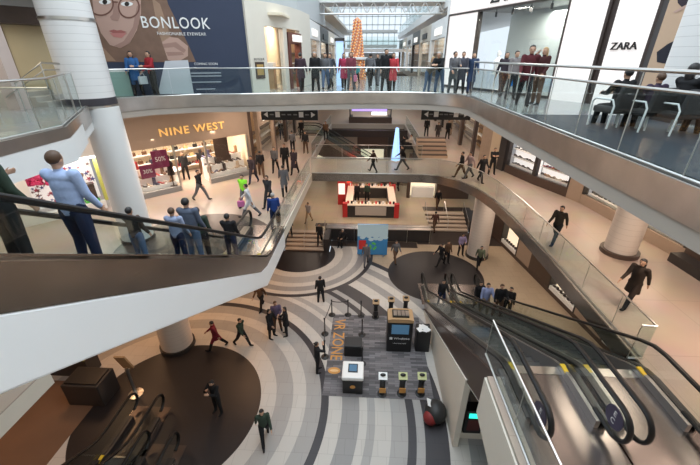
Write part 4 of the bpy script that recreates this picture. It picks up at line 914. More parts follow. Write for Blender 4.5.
# ------------------------------------------------------------------ UPPER ATRIUM: roof, far bridge, tree
VX, VZ, VR = .3, 5.6, 7.2
def arc(y, r=VR, n=16, a0=0, a1=PI): return [(VX + r * math.cos(a0 + (a1 - a0) * k / n), y, VZ + r * .8 * math.sin(a0 + (a1 - a0) * k / n)) for k in range(n + 1)]
ribs = []
RIBM = mat('roof_steel', (.72, .76, .76), .4, .2)
for i in range(18):
    y = 2 + i * 4.4
    mb = MB(); mb.tube(arc(y), .11, RIBM, 6)
    lo = arc(y, VR - .7); mb.tube(lo, .06, RIBM, 5)
    up = arc(y)
    for k in range(0, 16): mb.tube([up[k], lo[k + 1 if k % 2 == 0 else k]], .035, RIBM, 4)
    o = mb.build('roof_truss'); o['kind'] = 'structure'
mb = MB()
for k in range(1, 16, 1): p = arc(0)[k]; mb.tube([(p[0], 0, p[2]), (p[0], 80, p[2])], .05, RIBM, 5)
mb.build('trim_8', kind='structure')
mb = MB(); A, B = arc(0, VR + .12), arc(80, VR + .12); n = 17; mb.add(A + B, [(k, k + 1, n + k + 1, n + k) for k in range(16)], RGLASS); o = mb.build('roof_glazing', kind='structure', smooth=True)
mb = MB()
for k in range(-6, 7): mb.box(k * 1.1 - .06 + VX, k * 1.1 + .06 + VX, 79.8, 80, L3, VZ + 5.5, RIBM)
for z in range(0, 8): mb.box(-7, 7.6, 79.8, 80, z * 1.4 - .08, z * 1.4 + .08, RIBM)
mb.build('window_gable', kind='structure')
MB().box(-3.6, 4.2, 66, 66.3, L3, .6, mat('far_wall', (.5, .5, .5), .5)).build('wall_gallery_end', kind='structure')
t = thing('cross_gallery', 'glass-sided cross gallery with white beams beyond the spiral tree', 'gallery', (0, 62, 0)); MB().box(-3.6, 4.1, 0, 2, 1.3, 1.7, WHITE).build('deck', t); MB().box(-3.6, 4.1, 0, .05, 1.7, 2.8, GLASS).build('glass_side', t); MB().box(-3.6, 4.1, 0, 2, 3.4, 3.7, WHITE).build('upper_deck', t)
# side upper galleries (level 4 edges)
MB().box(-24, -5.2, 24, 80, 3.2, 3.9, WHITE).build('floor', kind='structure'); MB().box(5.4, 16, 24, 80, 3.2, 3.9, WHITE).build('floor', kind='structure')
MB().box(-7.1, -6.9, 18, 80, 3.9, VZ + .2, mat('gallery_white', (.7, .73, .73), .5)).build('wall_left', kind='structure'); MB().box(7.4, 7.6, 24, 80, 3.9, VZ + .2, WHITE).build('wall_right', kind='structure')
railing([(-5.25, 24.2), (-5.25, 78)], 3.9, 'high glass railing of the top gallery above the dark storefronts', panel=2.5, posts=False); railing([(5.45, 24.2), (5.45, 78)], 3.9, 'high glass railing of the top gallery above the white storefronts', panel=2.5, posts=False)
t = thing('footbridge', 'high white footbridge with glass sides and triangular truss crossing under the roof', 'bridge', (0, 31, 2.9))
MB().box(-8, 7, 0, 2.6, .72, 1.02, WHITE).build('deck', t)
mb = MB(); mb.tube([(-6, .2, 0), (6.2, .2, 0)], .07, STEEL, 6)
for k in range(13): x = -6 + k * .95; mb.tube([(x, .2, 0), (x + .475, .2, .75)], .035, STEEL, 5); mb.tube([(x + .95, .2, 0), (x + .475, .2, .75)], .035, STEEL, 5)
mb.build('truss', t); MB().box(-8, 7, .02, .05, 1.0, 2.5, GLASS).build('glass_side', t); MB().tube([(-8, .03, 2.5), (7, .03, 2.5)], .05, STEEL).build('handrail', t)
t = thing('footbridge', 'second thin white footbridge far behind the spiral tree', 'bridge', (0, 52, .6)); MB().box(-4, 5.5, 0, 2, 0, .35, WHITE).build('deck', t); MB().box(-4, 5.5, .02, .05, .35, 1.4, GLASS).build('glass_side', t)
# spiral tree
t = thing('spiral_tree', 'tall slim orange-lit spiral holiday tree at the end of the upper walkway', 'tree', (-.95, 29.0, L3)); t.scale = (.8, .8, .77)
MB().lathe([(.85, 0), (.8, .1), (.3, 5.0), (.02, 5.2)], mat('tree_orange', (.75, .28, .14), .6, noise=.6, nscale=9), n=24).build('cone', t, smooth=True)
mb = MB()
for i in range(420):
    h = i / 420 * 4.9 + .1; r = .84 - .53 * h / 5; a = i * 2.39996; mb.blob((r * math.cos(a), r * math.sin(a), h), (.055, .055, .055), [mat('bauble_amber', (1, .5, .15), .4, emit=.6), mat('bauble_red', (.6, .08, .05), .3), mat('bauble_white', (.9, .8, .7), .3)][i % 3], 6, 4)
o = mb.build('ornaments', t); o['kind'] = 'stuff'
MB().lathe([(.95, 1.72), (.98, 1.76), (.98, 1.9), (.95, 1.94), (.6, 1.94), (.6, 1.72)], WHT, n=24).build('white_ring', t, smooth=True)
# dark strip + bench seating by the steel rails
t = thing('runner_carpet', 'dark grey runner under the lounge seats beside the steel rails', 'carpet', (6.6, 7.0, L3)); MB().box(-2.15, .9, -6, 3.9, 0, .02, mat('runner_dark', (.02, .027, .038), .5)).build('carpet_body', t)
# ------------------------------------------------------------------ PEOPLE
DEP = lambda: bpy.context.evaluated_depsgraph_get()
def V(*a): return Vector(a)
def make_body(P, vox=.0115):
    """P: pose dict. returns mesh with slots skin, top, thigh, shin, shoe, eye, lip"""
    bend = R(P.get('bend', 0)); hz = P.get('hip', .92)
    rx = lambda a: Matrix.Rotation(a, 3, 'X'); ry = lambda a: Matrix.Rotation(a, 3, 'Y')
    pel = V(0, 0, hz); T = rx(-bend)
    sp = pel + T @ V(0, 0, .18); ch = pel + T @ V(0, 0, .38); nk = pel + T @ V(0, -.01, .54); hd = nk + rx(-bend * .6 - R(P.get('nod', 0))) @ V(0, .015, .13)
    verts = [pel, sp, ch, nk]; rad = [.135, .125, .15, .06]; edges = [(0, 1), (1, 2), (2, 3)]; tagb = []
    bones = [(pel, sp, 'top'), (sp, ch, 'top'), (ch, nk + V(0, 0, -.03), 'top')]
    hands = []
    for s, k in ((-1, 'L'), (1, 'R')):
        hip = pel + V(.09 * s, 0, -.03); th, kn, ab = P.get('leg' + k, (0, 0, 2))
        d1 = ry(R(-ab * s)) @ rx(R(th)) @ V(0, 0, -1); knee = hip + d1 * .43
        d2 = ry(R(-ab * s)) @ rx(R(th - kn)) @ V(0, 0, -1); ank = knee + d2 * .42
        foot = ry(R(-ab * s)) @ rx(R(th - kn) + (R(P.get('foot' + k, 0)))) @ V(0, 1, -.12)
        b = len(verts); verts += [hip, knee, ank]; rad += [.1, .074, .055]; edges += [(0, b), (b, b + 1), (b + 1, b + 2)]
        verts += [(hip + knee) / 2, ]; rad += [.09]; edges.remove((b, b + 1)); edges += [(b, b + 3), (b + 3, b + 1)]
        verts += [ank + foot * .06 + V(0, 0, -.03), ank + foot * .17 + V(0, 0, -.02)]; rad += [.045, .036]; edges += [(b + 2, b + 4), (b + 4, b + 5)]
        bones += [(hip, knee, 'thigh'), (knee, ank + d2 * -.03, 'shin'), (ank + d2 * .04, ank + foot * .19, 'shoe')]
        sh = pel + T @ V(.175 * s, 0, .49); fa, sa, el, tw = P.get('arm' + k, (5, 8, 12, 0))   # forward, sideways, elbow bend, inward twist
        M1 = T @ ry(R(-sa * s)) @ rx(R(fa)); e1 = sh + M1 @ V(0, 0, -.29)
        M2 = M1 @ Matrix.Rotation(R(tw * s), 3, 'Z') @ rx(R(el)); wr = e1 + M2 @ V(0, 0, -.25)
        b = len(verts); verts += [sh, e1, wr]; rad += [.074, .056, .042]; edges += [(2, b), (b, b + 1), (b + 1, b + 2)]
        bones += [(sh, e1, 'top'), (e1, wr - (M2 @ V(0, 0, -.01)), 'top'), (wr + M2 @ V(0, 0, -.03), wr + M2 @ V(0, 0, -.16), 'skin')]
        hands.append((wr, M2, s))
    bones.append((nk + V(0, 0, .03), hd, 'skin'))
    mb = MB()
    def limb(a, b, ra, rb):
        ax = b - a; L = ax.length; q = ax.to_track_quat('Z', 'Y').to_matrix(); n = 12; vs = []; prof = []
        for k in range(4): t_ = PI / 2 * k / 4; prof.append((ra * math.sin(t_), -ra * math.cos(t_)))
        prof += [(ra, 0), (rb, L)]
        for k in range(3, -1, -1): t_ = PI / 2 * k / 4; prof.append((rb * math.sin(t_), L + rb * math.cos(t_)))
        w_ = MB().lathe([(max(r_, .0008), z_) for r_, z_ in prof], SKIN, n=n); mb.add([a + q @ Vector(v) for v in w_.v], w_.f, SKIN)
    def ellb(c, r): w_ = MB().blob((0, 0, 0), r, SKIN, 16, 12); mb.add([c + T @ Vector(v) for v in w_.v], w_.f, SKIN)
    for a, b in edges:
        if a > 3 or b > 3:
            if a == 0 or a == 2: limb(verts[a].lerp(verts[b], .45), verts[b], rad[b] * 1.05, rad[b])
            else: limb(verts[a], verts[b], rad[a], rad[b])
    ellb(pel + T @ V(0, -.005, .02), (.170, .13, .17)); ellb(pel + T @ V(0, 0, .12), (.165, .126, .24)); ellb(pel + T @ V(0, 0, .22), (.166, .125, .26)); ellb(pel + T @ V(0, .005, .34), (.175, .128, .21)); ellb(pel + T @ V(0, -.01, .455), (.2, .10, .085))
    HM = rx(-bend * .5 - R(P.get('nod', 0))) @ Matrix.Rotation(R(P.get('turn', 0)), 3, 'Z')
    def hpart(c, r, n=14, k=10):
        q = MB().blob((0, 0, 0), r, SKIN, n, k); mb.add([hd + HM @ (Vector(v) + Vector(c)) for v in q.v], q.f, SKIN)
    hpart((0, 0, .02), (.077, .093, .1)); hpart((0, .022, -.035), (.056, .066, .07)); hpart((0, .098, -.012), (.014, .022, .022), 8, 6)
    for s in (-1, 1): hpart((s * .078, -.005, -.005), (.013, .022, .032), 8, 6)
    q = MB().blob((0, 0, 0), (.055, .055, .1), SKIN, 12, 8); mb.add([nk.lerp(hd, .35) + Vector(v) for v in q.v], q.f, SKIN)
    for wr, M, s in hands:
        q = MB(); q.blob((0, 0, -.055), (.02, .042, .06), SKIN, 10, 8)
        for j, (yy, ln) in enumerate(((-.03, .06), (-.01, .075), (.01, .08), (.03, .07))):
            q.tube([(0, yy, -.08), (-.004 * s, yy * 1.15, -.1 - ln * .45), (-.02 * s, yy * 1.2, -.1 - ln * .95)], .0115, SKIN, 6)
        q.tube([(0, .03, -.03), (-.012 * s, .058, -.06), (-.018 * s, .070, -.09)], .012, SKIN, 6)
        mb.add([wr + M @ Vector(v) for v in q.v], q.f, SKIN)
    me2 = bpy.data.meshes.new('body'); me2.from_pydata(mb.v, [], mb.f); bq = bmesh.new(); bq.from_mesh(me2); bmesh.ops.recalc_face_normals(bq, faces=bq.faces); bq.to_mesh(me2); bq.free(); o2 = bpy.data.objects.new('b', me2); C.objects.link(o2)
    rm = o2.modifiers.new('r', 'REMESH'); rm.mode = 'VOXEL'; rm.voxel_size = vox; sm = o2.modifiers.new('m', 'SMOOTH'); sm.factor = .5; sm.iterations = 7
    out = bpy.data.meshes.new_from_object(o2.evaluated_get(DEP())); bpy.data.objects.remove(o2)
    bq = bmesh.new(); bq.from_mesh(out); bq.verts.ensure_lookup_table(); seen = set(); isl = []
    for v in bq.verts:
        if v in seen: continue
        st = [v]; seen.add(v); cur = []
        while st:
            x = st.pop(); cur.append(x)
            for e in x.link_edges:
                y = e.other_vert(x)
                if y not in seen: seen.add(y); st.append(y)
        isl.append(cur)
    isl.sort(key=len, reverse=True)
    if len(isl) > 1: bmesh.ops.delete(bq, geom=[v for i_ in isl[1:] for v in i_], context='VERTS')
    bq.to_mesh(out); bq.free()
    for m in range(7): out.materials.append(None)
    idx = {'skin': 0, 'top': 1, 'thigh': 2, 'shin': 3, 'shoe': 4}
    def dseg(p, a, b):
        ab = b - a; t = max(0, min(1, (p - a).dot(ab) / ab.length_squared)); return (p - a - ab * t).length
    eyes = [hd + HM @ V(s * .03, .086, .012) for s in (-1, 1)]; mouth = hd + HM @ V(0, .09, -.048)
    neckz = nk + V(0, 0, .0)
    for f in out.polygons:
        c = f.center; f.use_smooth = True; best = min(bones, key=lambda bb: (dseg(c, bb[0], bb[1]) if bb[1] is not hd else (0 if ((c - nk).dot(T @ V(0, 0, 1)) > .035 and (c - hd).length < .2) else 9))); k = idx[best[2]]
        if min((c - e).length for e in eyes) < .013: k = 5
        q = HM.transposed() @ (c - mouth)
        if abs(q.x) < .022 and abs(q.z) < .008 and q.y > -.02: k = 6
        if k == 1 and (c - pel).dot(T @ V(0, 0, 1)) < -.05: k = 2
        f.material_index = k
    return dict(me=out, hd=hd, HM=HM, pel=pel, T=T, hands=hands, nk=nk)
POSES = {
    'stand': dict(armL=(4, 8, 14, 0), armR=(6, 8, 18, 0), legL=(2, 3, 4), legR=(-1, 1, 4)),
    'walk': dict(armL=(24, 8, 22, 0), armR=(-22, 8, 14, 0), legL=(-22, 10, 1), legR=(24, 6, 1), bend=3, hip=.89, footL=0),
    'stride': dict(armL=(-26, 8, 20, 0), armR=(26, 8, 30, 0), legL=(28, 8, 1), legR=(-24, 14, 1), bend=5, hip=.875),
    'phone': dict(armL=(35, 10, 100, 25), armR=(45, 18, 120, 25), legL=(2, 3, 4), legR=(0, 2, 4), nod=12),
    'wave': dict(armL=(10, 8, 30, 0), armR=(70, 30, 110, 10), legL=(2, 3, 3), legR=(-4, 2, 3)),
    'talk': dict(armL=(25, 10, 75, 30), armR=(10, 10, 40, 10), legL=(4, 6, 5), legR=(0, 2, 4), turn=15),
    'lean': dict(armL=(70, 5, 70, 45), armR=(70, 5, 70, 45), legL=(-8, 4, 4), legR=(4, 12, 4), bend=32, hip=.90, nod=-5),
    'ride': dict(armL=(35, 12, 60, 0), armR=(8, 8, 20, 0), legL=(8, 12, 4), legR=(-2, 2, 4)),
    'sit': dict(armL=(35, 8, 50, 20), armR=(35, 8, 50, 20), legL=(84, 82, 5), legR=(84, 80, 5), hip=.50, bend=-4),
    'folded': dict(armL=(28, 6, 100, 60), armR=(28, 6, 100, 60), legL=(2, 2, 6), legR=(2, 2, 6)),
}
BODY = {k: make_body(p) for k, p in POSES.items()}
HAIRM = {'black': mat('hair_black', (.015, .012, .012), .5), 'brown': mat('hair_brown', (.08, .04, .02), .55), 'blond': mat('hair_blond', (.45, .3, .14), .55), 'grey': mat('hair_grey', (.4, .38, .36), .6)}
HMESH = {}
def hair_mesh(pose, style):
    if (pose, style) in HMESH: return HMESH[(pose, style)]
    B = BODY[pose]; mb = MB()
    q = MB().blob((0, -.012, .036), (.085, .096, .098), BLACK, 16, 12)
    vs = []
    for v in q.v:
        v = Vector(v)
        if v.y > .03 and v.z < .075: v = Vector((v.x * .9, v.y - .05 * min(1, (v.y - .03) / .03), max(v.z, .04)))
        if v.z < -.03 and style == 'short': v.z = -.03 + (v.z + .03) * .3; v.x *= .9; v.y = min(v.y, -.01)
        vs.append(v)
    mb.add(vs, q.f, BLACK)
    if style == 'long': mb.blob((0, -.055, -.07), (.085, .05, .16), BLACK, 14, 10)
    if style == 'bun': mb.blob((0, -.10, .07), (.04, .04, .04), BLACK, 10, 8)
    if style == 'cap': mb.add([Vector((x, y, z)) for x, y, z in ((-.06, .06, .075), (.06, .06, .075), (.05, .15, .06), (-.05, .15, .06), (-.06, .06, .085), (.06, .06, .085), (.05, .15, .07), (-.05, .15, .07))], [(0, 1, 2, 3), (4, 5, 6, 7), (0, 1, 5, 4), (1, 2, 6, 5), (2, 3, 7, 6), (3, 0, 4, 7)], BLACK)
    me = bpy.data.meshes.new('hair'); me.from_pydata([tuple(B['hd'] + B['HM'] @ Vector(v)) for v in mb.v], [], mb.f); me.materials.append(None)
    for p in me.polygons: p.use_smooth = True
    HMESH[(pose, style)] = me; return me
CMESH = {}
def coat_mesh(pose, ln):
    if (pose, ln) in CMESH: return CMESH[(pose, ln)]
    B = BODY[pose]; mb = MB(); mb.lathe([(.155, .34), (.165, .2), (.15, .08), (.17, -.05), (.20, -ln)], BLACK, n=20, cap=False, sy=.8)
    vs = [B['pel'] + (B['T'] @ Vector(v) if v[2] > -.02 else Vector(v)) for v in mb.v]
    me = bpy.data.meshes.new('coat'); me.from_pydata([tuple(v) for v in vs], [], mb.f); me.materials.append(None)
    for p in me.polygons: p.use_smooth = True
    CMESH[(pose, ln)] = me; return me
def slotmat(o, i, m): o.material_slots[i].link = 'OBJECT'; o.material_slots[i].material = m
BK = (.018, .018, .02); NV = (.02, .03, .07); JN = (.10, .15, .25); GR = (.12, .12, .13); RD = (.35, .03, .04); BR = (.12, .07, .045); WT = (.7, .7, .72); LB = (.38, .48, .72); GN = (.04, .06, .045); BG = (.4, .3, .2)
def person(loc, face, pose, top, bot, label, hair='black', style='short', h=1.72, coat=0, skin=None, shoe=BK, group=None, bag=None):
    t = thing('person', label, 'person', loc, R(face), group); s = h / 1.72; t.scale = (s * 1.04, s * 1.04, s)
    b = bpy.data.objects.new('body', BODY[pose]['me']); C.objects.link(b); b.parent = t
    tm = colmat(top); bm_ = colmat(bot)
    for i, m in enumerate((skin or SKIN, tm, tm if coat else bm_, bm_, colmat(shoe, .4), EYE, LIP)): slotmat(b, i, m)
    hh = bpy.data.objects.new('hair', hair_mesh(pose, style)); C.objects.link(hh); hh.parent = t; slotmat(hh, 0, HAIRM[hair] if style != 'cap' else colmat(top))
    if coat:
        c = bpy.data.objects.new('coat', coat_mesh(pose, coat)); C.objects.link(c); c.parent = t; slotmat(c, 0, tm)
    if bag:
        col, side, nm = bag; B = BODY[pose]; wr, M, _ = B['hands'][0 if side < 0 else 1]; p = wr + M @ V(0, 0, -.1)
        Mz = Matrix.Rotation(R(face), 3, 'Z'); q = Vector(loc) + Mz @ (p * s)
        k = thing('bag', nm, 'bag', q, R(face)); MB().box(-.06, .06, -.17, .17, -.42, -.12, colmat(col)).build('bag_body', k, bevel=.02)
        MB().tube([(0, -.1, -.12), (0, -.05, .0), (0, .05, .0), (0, .1, -.12)], .01, colmat(col), 6).build('handle', k)
    return t
def fp(px, py, z): q = atz(px, py, z); return (q.x, q.y, z)
PL = [
 # x, feet y, level, facing, pose, top, bottom, label, extras
 # --- level 3 ---
 (140, 96, L3, 200, 'talk', (.04, .12, .3), BK, 'woman in blue coat and black trousers standing before the navy banner', dict(style='long', coat=.3)),
 (157, 96, L3, 150, 'talk', RD, BK, 'person in red jacket facing the woman in blue coat', dict(style='long', bag=(WT, 1, 'white shopping bag held by the person in red jacket'))),
 (302, 91, L3, 20, 'walk', (.05, .03, .04), BK, 'small figure in dark coat at the dark red doorway', dict(coat=.3)),
 (316, 91, L3, 180, 'stand', BK, BK, 'grey-haired person in black coat standing past the dark red doorway', dict(hair='grey', coat=.35)),
 (326, 89, L3, 180, 'walk', GR, JN, 'shopper in charcoal jacket and jeans beside the blue light pillar', {}),
 (331, 88, L3, 160, 'stride', (.08, .09, .11), BK, 'shopper in slate coat just left of the blue light pillar', dict(coat=.25)),
 (344, 88, L3, 190, 'walk', (.4, .05, .1), BK, 'woman in crimson coat right beside the blue light pillar', dict(style='long', coat=.4)),
 (351, 89, L3, 170, 'stand', (.2, .05, .07), GR, 'woman in maroon top with pink bag behind the railing', dict(style='long', bag=((.6, .2, .3), -1, 'pink bag carried by the woman in maroon top'))),
 (357, 84, L3, 170, 'walk', (.05, .3, .3), BK, 'child in teal jacket before the spiral tree', dict(h=1.2)),
 (370, 87, L3, 10, 'walk', GR, BK, 'shopper in grey walking away past the spiral tree', {}),
 (377, 86, L3, 170, 'stride', BK, GR, 'shopper in black jacket and grey trousers past the spiral tree', {}),
 (385, 91, L3, 190, 'stand', BK, BK, 'tall person all in black on the upper bridge', dict(h=1.85, coat=.4)),
 (392, 91, L3, 180, 'walk', (.45, .05, .06), BK, 'woman in bright red coat on the upper bridge', dict(coat=.4, style='long', bag=(WT, 1, 'white carrier bag of the woman in bright red coat'))),
 (427, 92, L3, 200, 'lean', (.25, .2, .16), JN, 'blond companion leaning next to the man in black jacket', dict(hair='blond', style='long', h=1.62)),
 (438, 92.5, L3, 150, 'lean', BK, JN, 'man in black jacket and jeans leaning on the upper railing', dict(hair='grey', h=1.82)),
 (451, 94, L3, 200, 'talk', GR, GR, 'person in grey outfit behind the leaning man', dict(coat=.3)),
 (459, 93, L3, 160, 'stand', (.07, .07, .09), BK, 'person in dark slate coat near the glowing wall panel', dict(coat=.35)),
 (469, 93, L3, 170, 'walk', (.03, .05, .1), NV, 'person in navy coat passing the display window corner', dict(coat=.4)),
 (500, 96, L3, 175, 'walk', (.05, .04, .05), BK, 'woman in black with blue tote before the display window', dict(style='long', bag=((.02, .25, .75), -1, 'bright blue tote carried by the woman in black'))),
 (509, 99, L3, 190, 'stand', (.22, .2, .2), BK, 'person in grey top behind the woman with blue tote', {}),
 (521, 106, L3, 165, 'stride', (.09, .02, .025), BK, 'tall person in maroon jacket striding past the display window', dict(h=1.9)),
 (534, 104, L3, 120, 'wave', (.06, .02, .02), BR, 'person in dark red jacket raising a tan sleeve near the window', dict(hair='blond', style='long', h=1.8)),
 # --- level 2 ---
 (187, 179, L2, 200, 'stand', BK, BK, 'person in black inside the shoe shop doorway', dict(style='long')),
 (204, 174, L2, 30, 'stand', BK, BR, 'browsing customer in black inside the shoe shop', dict(style='long', h=1.65)),
 (202, 200, L2, -100, 'stride', BK, GR, 'shopper in black jacket striding past the shoe shop door', {}),
 (254, 183, L2, 170, 'walk', (.05, .04, .05), NV, 'person in plum dark coat by the shoe shop pier', dict(coat=.3)),
 (262, 177, L2, 20, 'stride', BK, BR, 'person in black heading along the shoe shop corner', {}),
 (276, 172, L2, 180, 'walk', GR, BK, 'shopper in grey on the middle walkway near the yellow lit shop', {}),
 (286, 171, L2, 190, 'stand', BK, BK, 'tall shopper in black halfway along the middle walkway', dict(h=1.85)),
 (295, 174, L2, 170, 'walk', (.04, .03, .04), BK, 'shopper in long black coat beside the bridge corner', dict(coat=.45)),
 (270, 207, L2, 160, 'walk', (.03, .03, .035), BK, 'person in black behind the man in royal blue', dict(coat=.3)),
 (285, 195, L2, 15, 'walk', GR, BK, 'shopper in charcoal walking between escalator landing and bridge', dict(coat=.25)),
 (276, 229, L2, 20, 'stand', (.02, .05, .2), NV, 'man in royal blue jacket beside the landing railing', dict(hair='grey')),
 (251, 217, L2, 100, 'stride', (.6, .6, .62), GR, 'person in puffy white jacket near the escalator landing', dict(coat=.2, bag=((.6, .18, .4), 1, 'pink bag of the person in puffy white jacket'))),
 (246, 206, L2, 170, 'walk', (.25, .75, .05), GR, 'person in bright lime jacket behind the white jacket', {}),
 (302, 138, L2, 180, 'walk', BK, BK, 'distant walker in black past the wayfinding sign', {}),
 (306, 153, L2, 180, 'stand', BK, BR, 'walker in black and brown beyond the bridge corner', {}),
 (293, 152, L2, 10, 'walk', GR, BK, 'walker in grey beyond the tall shopper', {}),
 (282, 139, L2, 190, 'walk', BK, NV, 'far walker in navy trousers by the yellow lit shop', {}),
 (326, 140, L2, 180, 'walk', BR, BK, 'far walker in brown by the island kiosk', {}),
 (373, 172, L2, 60, 'walk', (.08, .05, .04), BK, 'small dark figure in brown crossing the middle bridge', dict(h=1.5)),
 (402, 170, L2, 90, 'stride', BK, GR, 'figure in black striding beside the blue spire', {}),
 (426, 136, L2, 180, 'stand', BK, BK, 'distant shopper in black beside the bench side sign', {}),
 (437, 141, L2, 170, 'walk', (.05, .04, .04), BR, 'shopper in dark brown beyond the stepped bench', dict(coat=.3)),
 (447, 139, L2, 190, 'stand', BK, BK, 'person in black standing in front of the red-lit far shop', dict(coat=.3)),
 (410, 150, L2, 90, 'sit', (.5, .45, .4), BK, 'seated person in pale top behind the blue spire', {}),
 (403, 152, L2, 60, 'sit', BK, BK, 'seated person in black behind the blue spire', {}),
 (460, 178, L2, 90, 'walk', BK, BR, 'shopper in black and brown on the curving walkway', {}),
 (468, 178, L2, 110, 'stride', (.4, .3, .3), GR, 'shopper in dusty pink top on the curving walkway', {}),
 (480, 182, L2, 200, 'walk', BK, BK, 'shopper in black at the curving railing', dict(coat=.3)),
 (491, 174, L2, 180, 'folded', BK, BK, 'security guard in black standing by the dark pier', {}),
 (553, 243, L2, 130, 'stride', (.03, .025, .02), BK, 'man in black jacket walking past the round column windows', {}),
 (626, 305, L2, 120, 'stride', (.035, .025, .02), BK, 'woman in black-brown coat walking near the round column foot', dict(style='long', coat=.35)),
 # --- level 1 upper ---
 (357, 201, L1U, 180, 'stand', BK, BK, 'attendant in black inside the white-topped kiosk', {}),
 (367, 201, L1U, 170, 'stand', GN, BK, 'second attendant in dark green inside the kiosk', {}),
 (398, 190, L1U, 20, 'walk', BK, BK, 'dark-clothed walker beyond the kiosk', {}),
 (437, 208, L1U, 180, 'walk', BK, BR, 'walker in black above the wide pale steps', {}),
 (309, 222, L1U, 160, 'walk', (.4, .38, .38), BG, 'walker in pale grey above the short flight of steps', {}),
 (320, 244, L1+.34, 180, 'walk', BK, BK, 'person in black descending the short flight of steps', {}),
 (434, 231, L1+.2, 10, 'walk', (.1, .05, .04), BR, 'person in rust brown on the wide pale steps', {}),
 (290, 236, L1U, 190, 'stand', BK, BK, 'dark-clothed person at the short steps beside the white escalator', {}),
 (307, 181, L1U, 180, 'stand', BK, BR, 'browser in black by the dark wood storefront', {}),
 # --- level 1 ---
 (321, 302, L1, 15, 'stand', BK, BK, 'man in black standing on the pale rings beyond the lettering', dict(h=1.78)),
 (272, 337, L1, 250, 'talk', BK, BK, 'woman in black with companion in purple on the ring floor', dict(style='long', coat=.35, h=1.75)),
 (278, 329, L1, 200, 'talk', (.13, .10, .17), BR, 'man in purple-grey jacket behind the woman in black', dict(hair='brown', h=1.78)),
 (287, 334, L1, 110, 'talk', BK, BK, 'slim woman in black facing the purple-grey jacket', dict(style='long', coat=.3)),
 (318, 371, L1, -70, 'wave', BK, BK, 'woman in black raising a hand beside the mat edge', dict(style='bun')),
 (219, 411, L1, 160, 'phone', BK, BK, 'man in black photographing on the dark brown disc', dict(skin=SKIN, h=1.75)),
 (266, 440, L1, 200, 'walk', GN, BK, 'walker in dark green at the disc edge', {}),
 (243, 345, L1, 250, 'stride', GN, BK, 'walker in olive jacket on the inner rings', {}),
 (218, 348, L1, 110, 'stride', (.2, .025, .04), BK, 'walker in maroon coat by the thick pale column', dict(coat=.25)),
 (262, 308, L1, 170, 'stride', BR, BK, 'walker in brown emerging under the white escalator', {}),
 (395, 262, L1, 200, 'walk', GR, BR, 'walker in grey on the edge of the dark round inlay', {}),
 (440, 265, L1, 120, 'stride', BK, BK, 'walker in black on the dark round inlay', {}),
 (446, 263, L1, 200, 'stand', BR, BK, 'person in brown on the dark round inlay', {}),
 (460, 255, L1, 190, 'talk', (.3, .25, .4), BK, 'person in lilac top carrying a white coat beyond the inlay', {}),
 (478, 268, L1, 170, 'walk', (.13, .15, .1), BK, 'walker in sage green on the beige floor beyond the inlay', {}),
 (505, 316, L1, 150, 'stand', BK, BK, 'tall man in black suit standing on the beige floor by the escalators', dict(h=1.9)),
 (366, 265, L1, 180, 'walk', GR, GR, 'grey-clad shopper in front of the blue poster', {}),
]
for px, py, z, fc, pose, top, bot, lab, ex in PL:
    loc = fp(px, py, z); person(loc, fc, pose, top, bot, lab, **ex)
# seated group by the low wall
person((-1.75, 23.55, L1), 160, 'sit', BK, BK, 'man in black seated against the dark low wall', hair='grey', style='short')
t = thing('wheelchair', 'black wheelchair in front of the dark low wall', 'wheelchair', (-1.75, 23.5, L1), R(160)); MB().box(-.25, .25, -.2, .25, .4, .45, BLACK).build('seat', t); MB().box(-.25, .25, -.26, -.21, .45, .9, BLACK).build('backrest', t)
for s in (-1, 1): MB().tube([(s * .3, -.1 + .3 * math.cos(q * PI / 10), .3 + .3 * math.sin(q * PI / 10)) for q in range(20)], .02, DARK, 6, closed=True).build('wheel', t)
# escalator riders
def rider(esc_x, esc_y, nose, base, Y, face, pose, top, bot, lab, dx=0, **k):
    z = base + nose(esc_y - Y) + .02; return person((esc_x + dx, Y, z), face, pose, top, bot, lab, **k)
for Y, dx, fc, ps, tp, bt_, lb, ex in [
    (4.75, .05, 0, 'ride', LB, NV, 'broad man in pale blue shirt riding the tall white escalator', dict(hair='brown', h=1.9)),
    (4.05, -.3, 0, 'ride', GN, BK, 'rider in dark green nearest the top of the white escalator', dict(hair='blond', h=1.75)),
    (7.8, .1, 0, 'ride', (.1, .12, .17), JN, 'rider in slate jacket and jeans on the white escalator', dict(h=1.8)),
    (8.8, -.2, 0, 'ride', GN, BK, 'rider in forest green jacket lower on the white escalator', {}),
    (10.0, .1, 0, 'ride', BK, NV, 'rider in black jacket near the foot of the white escalator', {}),
    (6.3, -.25, 0, 'ride', BK, JN, 'child in black jacket on the white escalator behind the blue shirt', dict(h=1.3)),
    (6.9, .25, 0, 'ride', (.3, .35, .5), NV, 'short rider in blue-grey top on the white escalator', dict(h=1.4, hair='brown'))]:
    rider(EWX, EWY, noseW, L2, Y, fc, ps, tp, bt_, lb, dx, **ex)
for esc, ex_, Y, dx, tp, bt_, lb, k in [
    ('B', 5.9, 13.9, -.2, (.28, .33, .55), BG, 'man in light blue shirt riding the dark escalator', dict(h=1.8)),
    ('B', 5.9, 13.5, .25, BK, BR, 'man in black jacket riding beside the light blue shirt', dict(h=1.8, hair='brown')),
    ('A', 4.12, 16.1, .1, BK, NV, 'rider in black at the foot of the dark escalator', {}),
    ('B', 5.9, 15.6, .1, BK, BK, 'rider in black stepping on behind the light blue shirt', {})]:
    rider(ex_, 16.6, noseB, L1, Y, 180, 'ride', tp, bt_, lb, dx, **k)
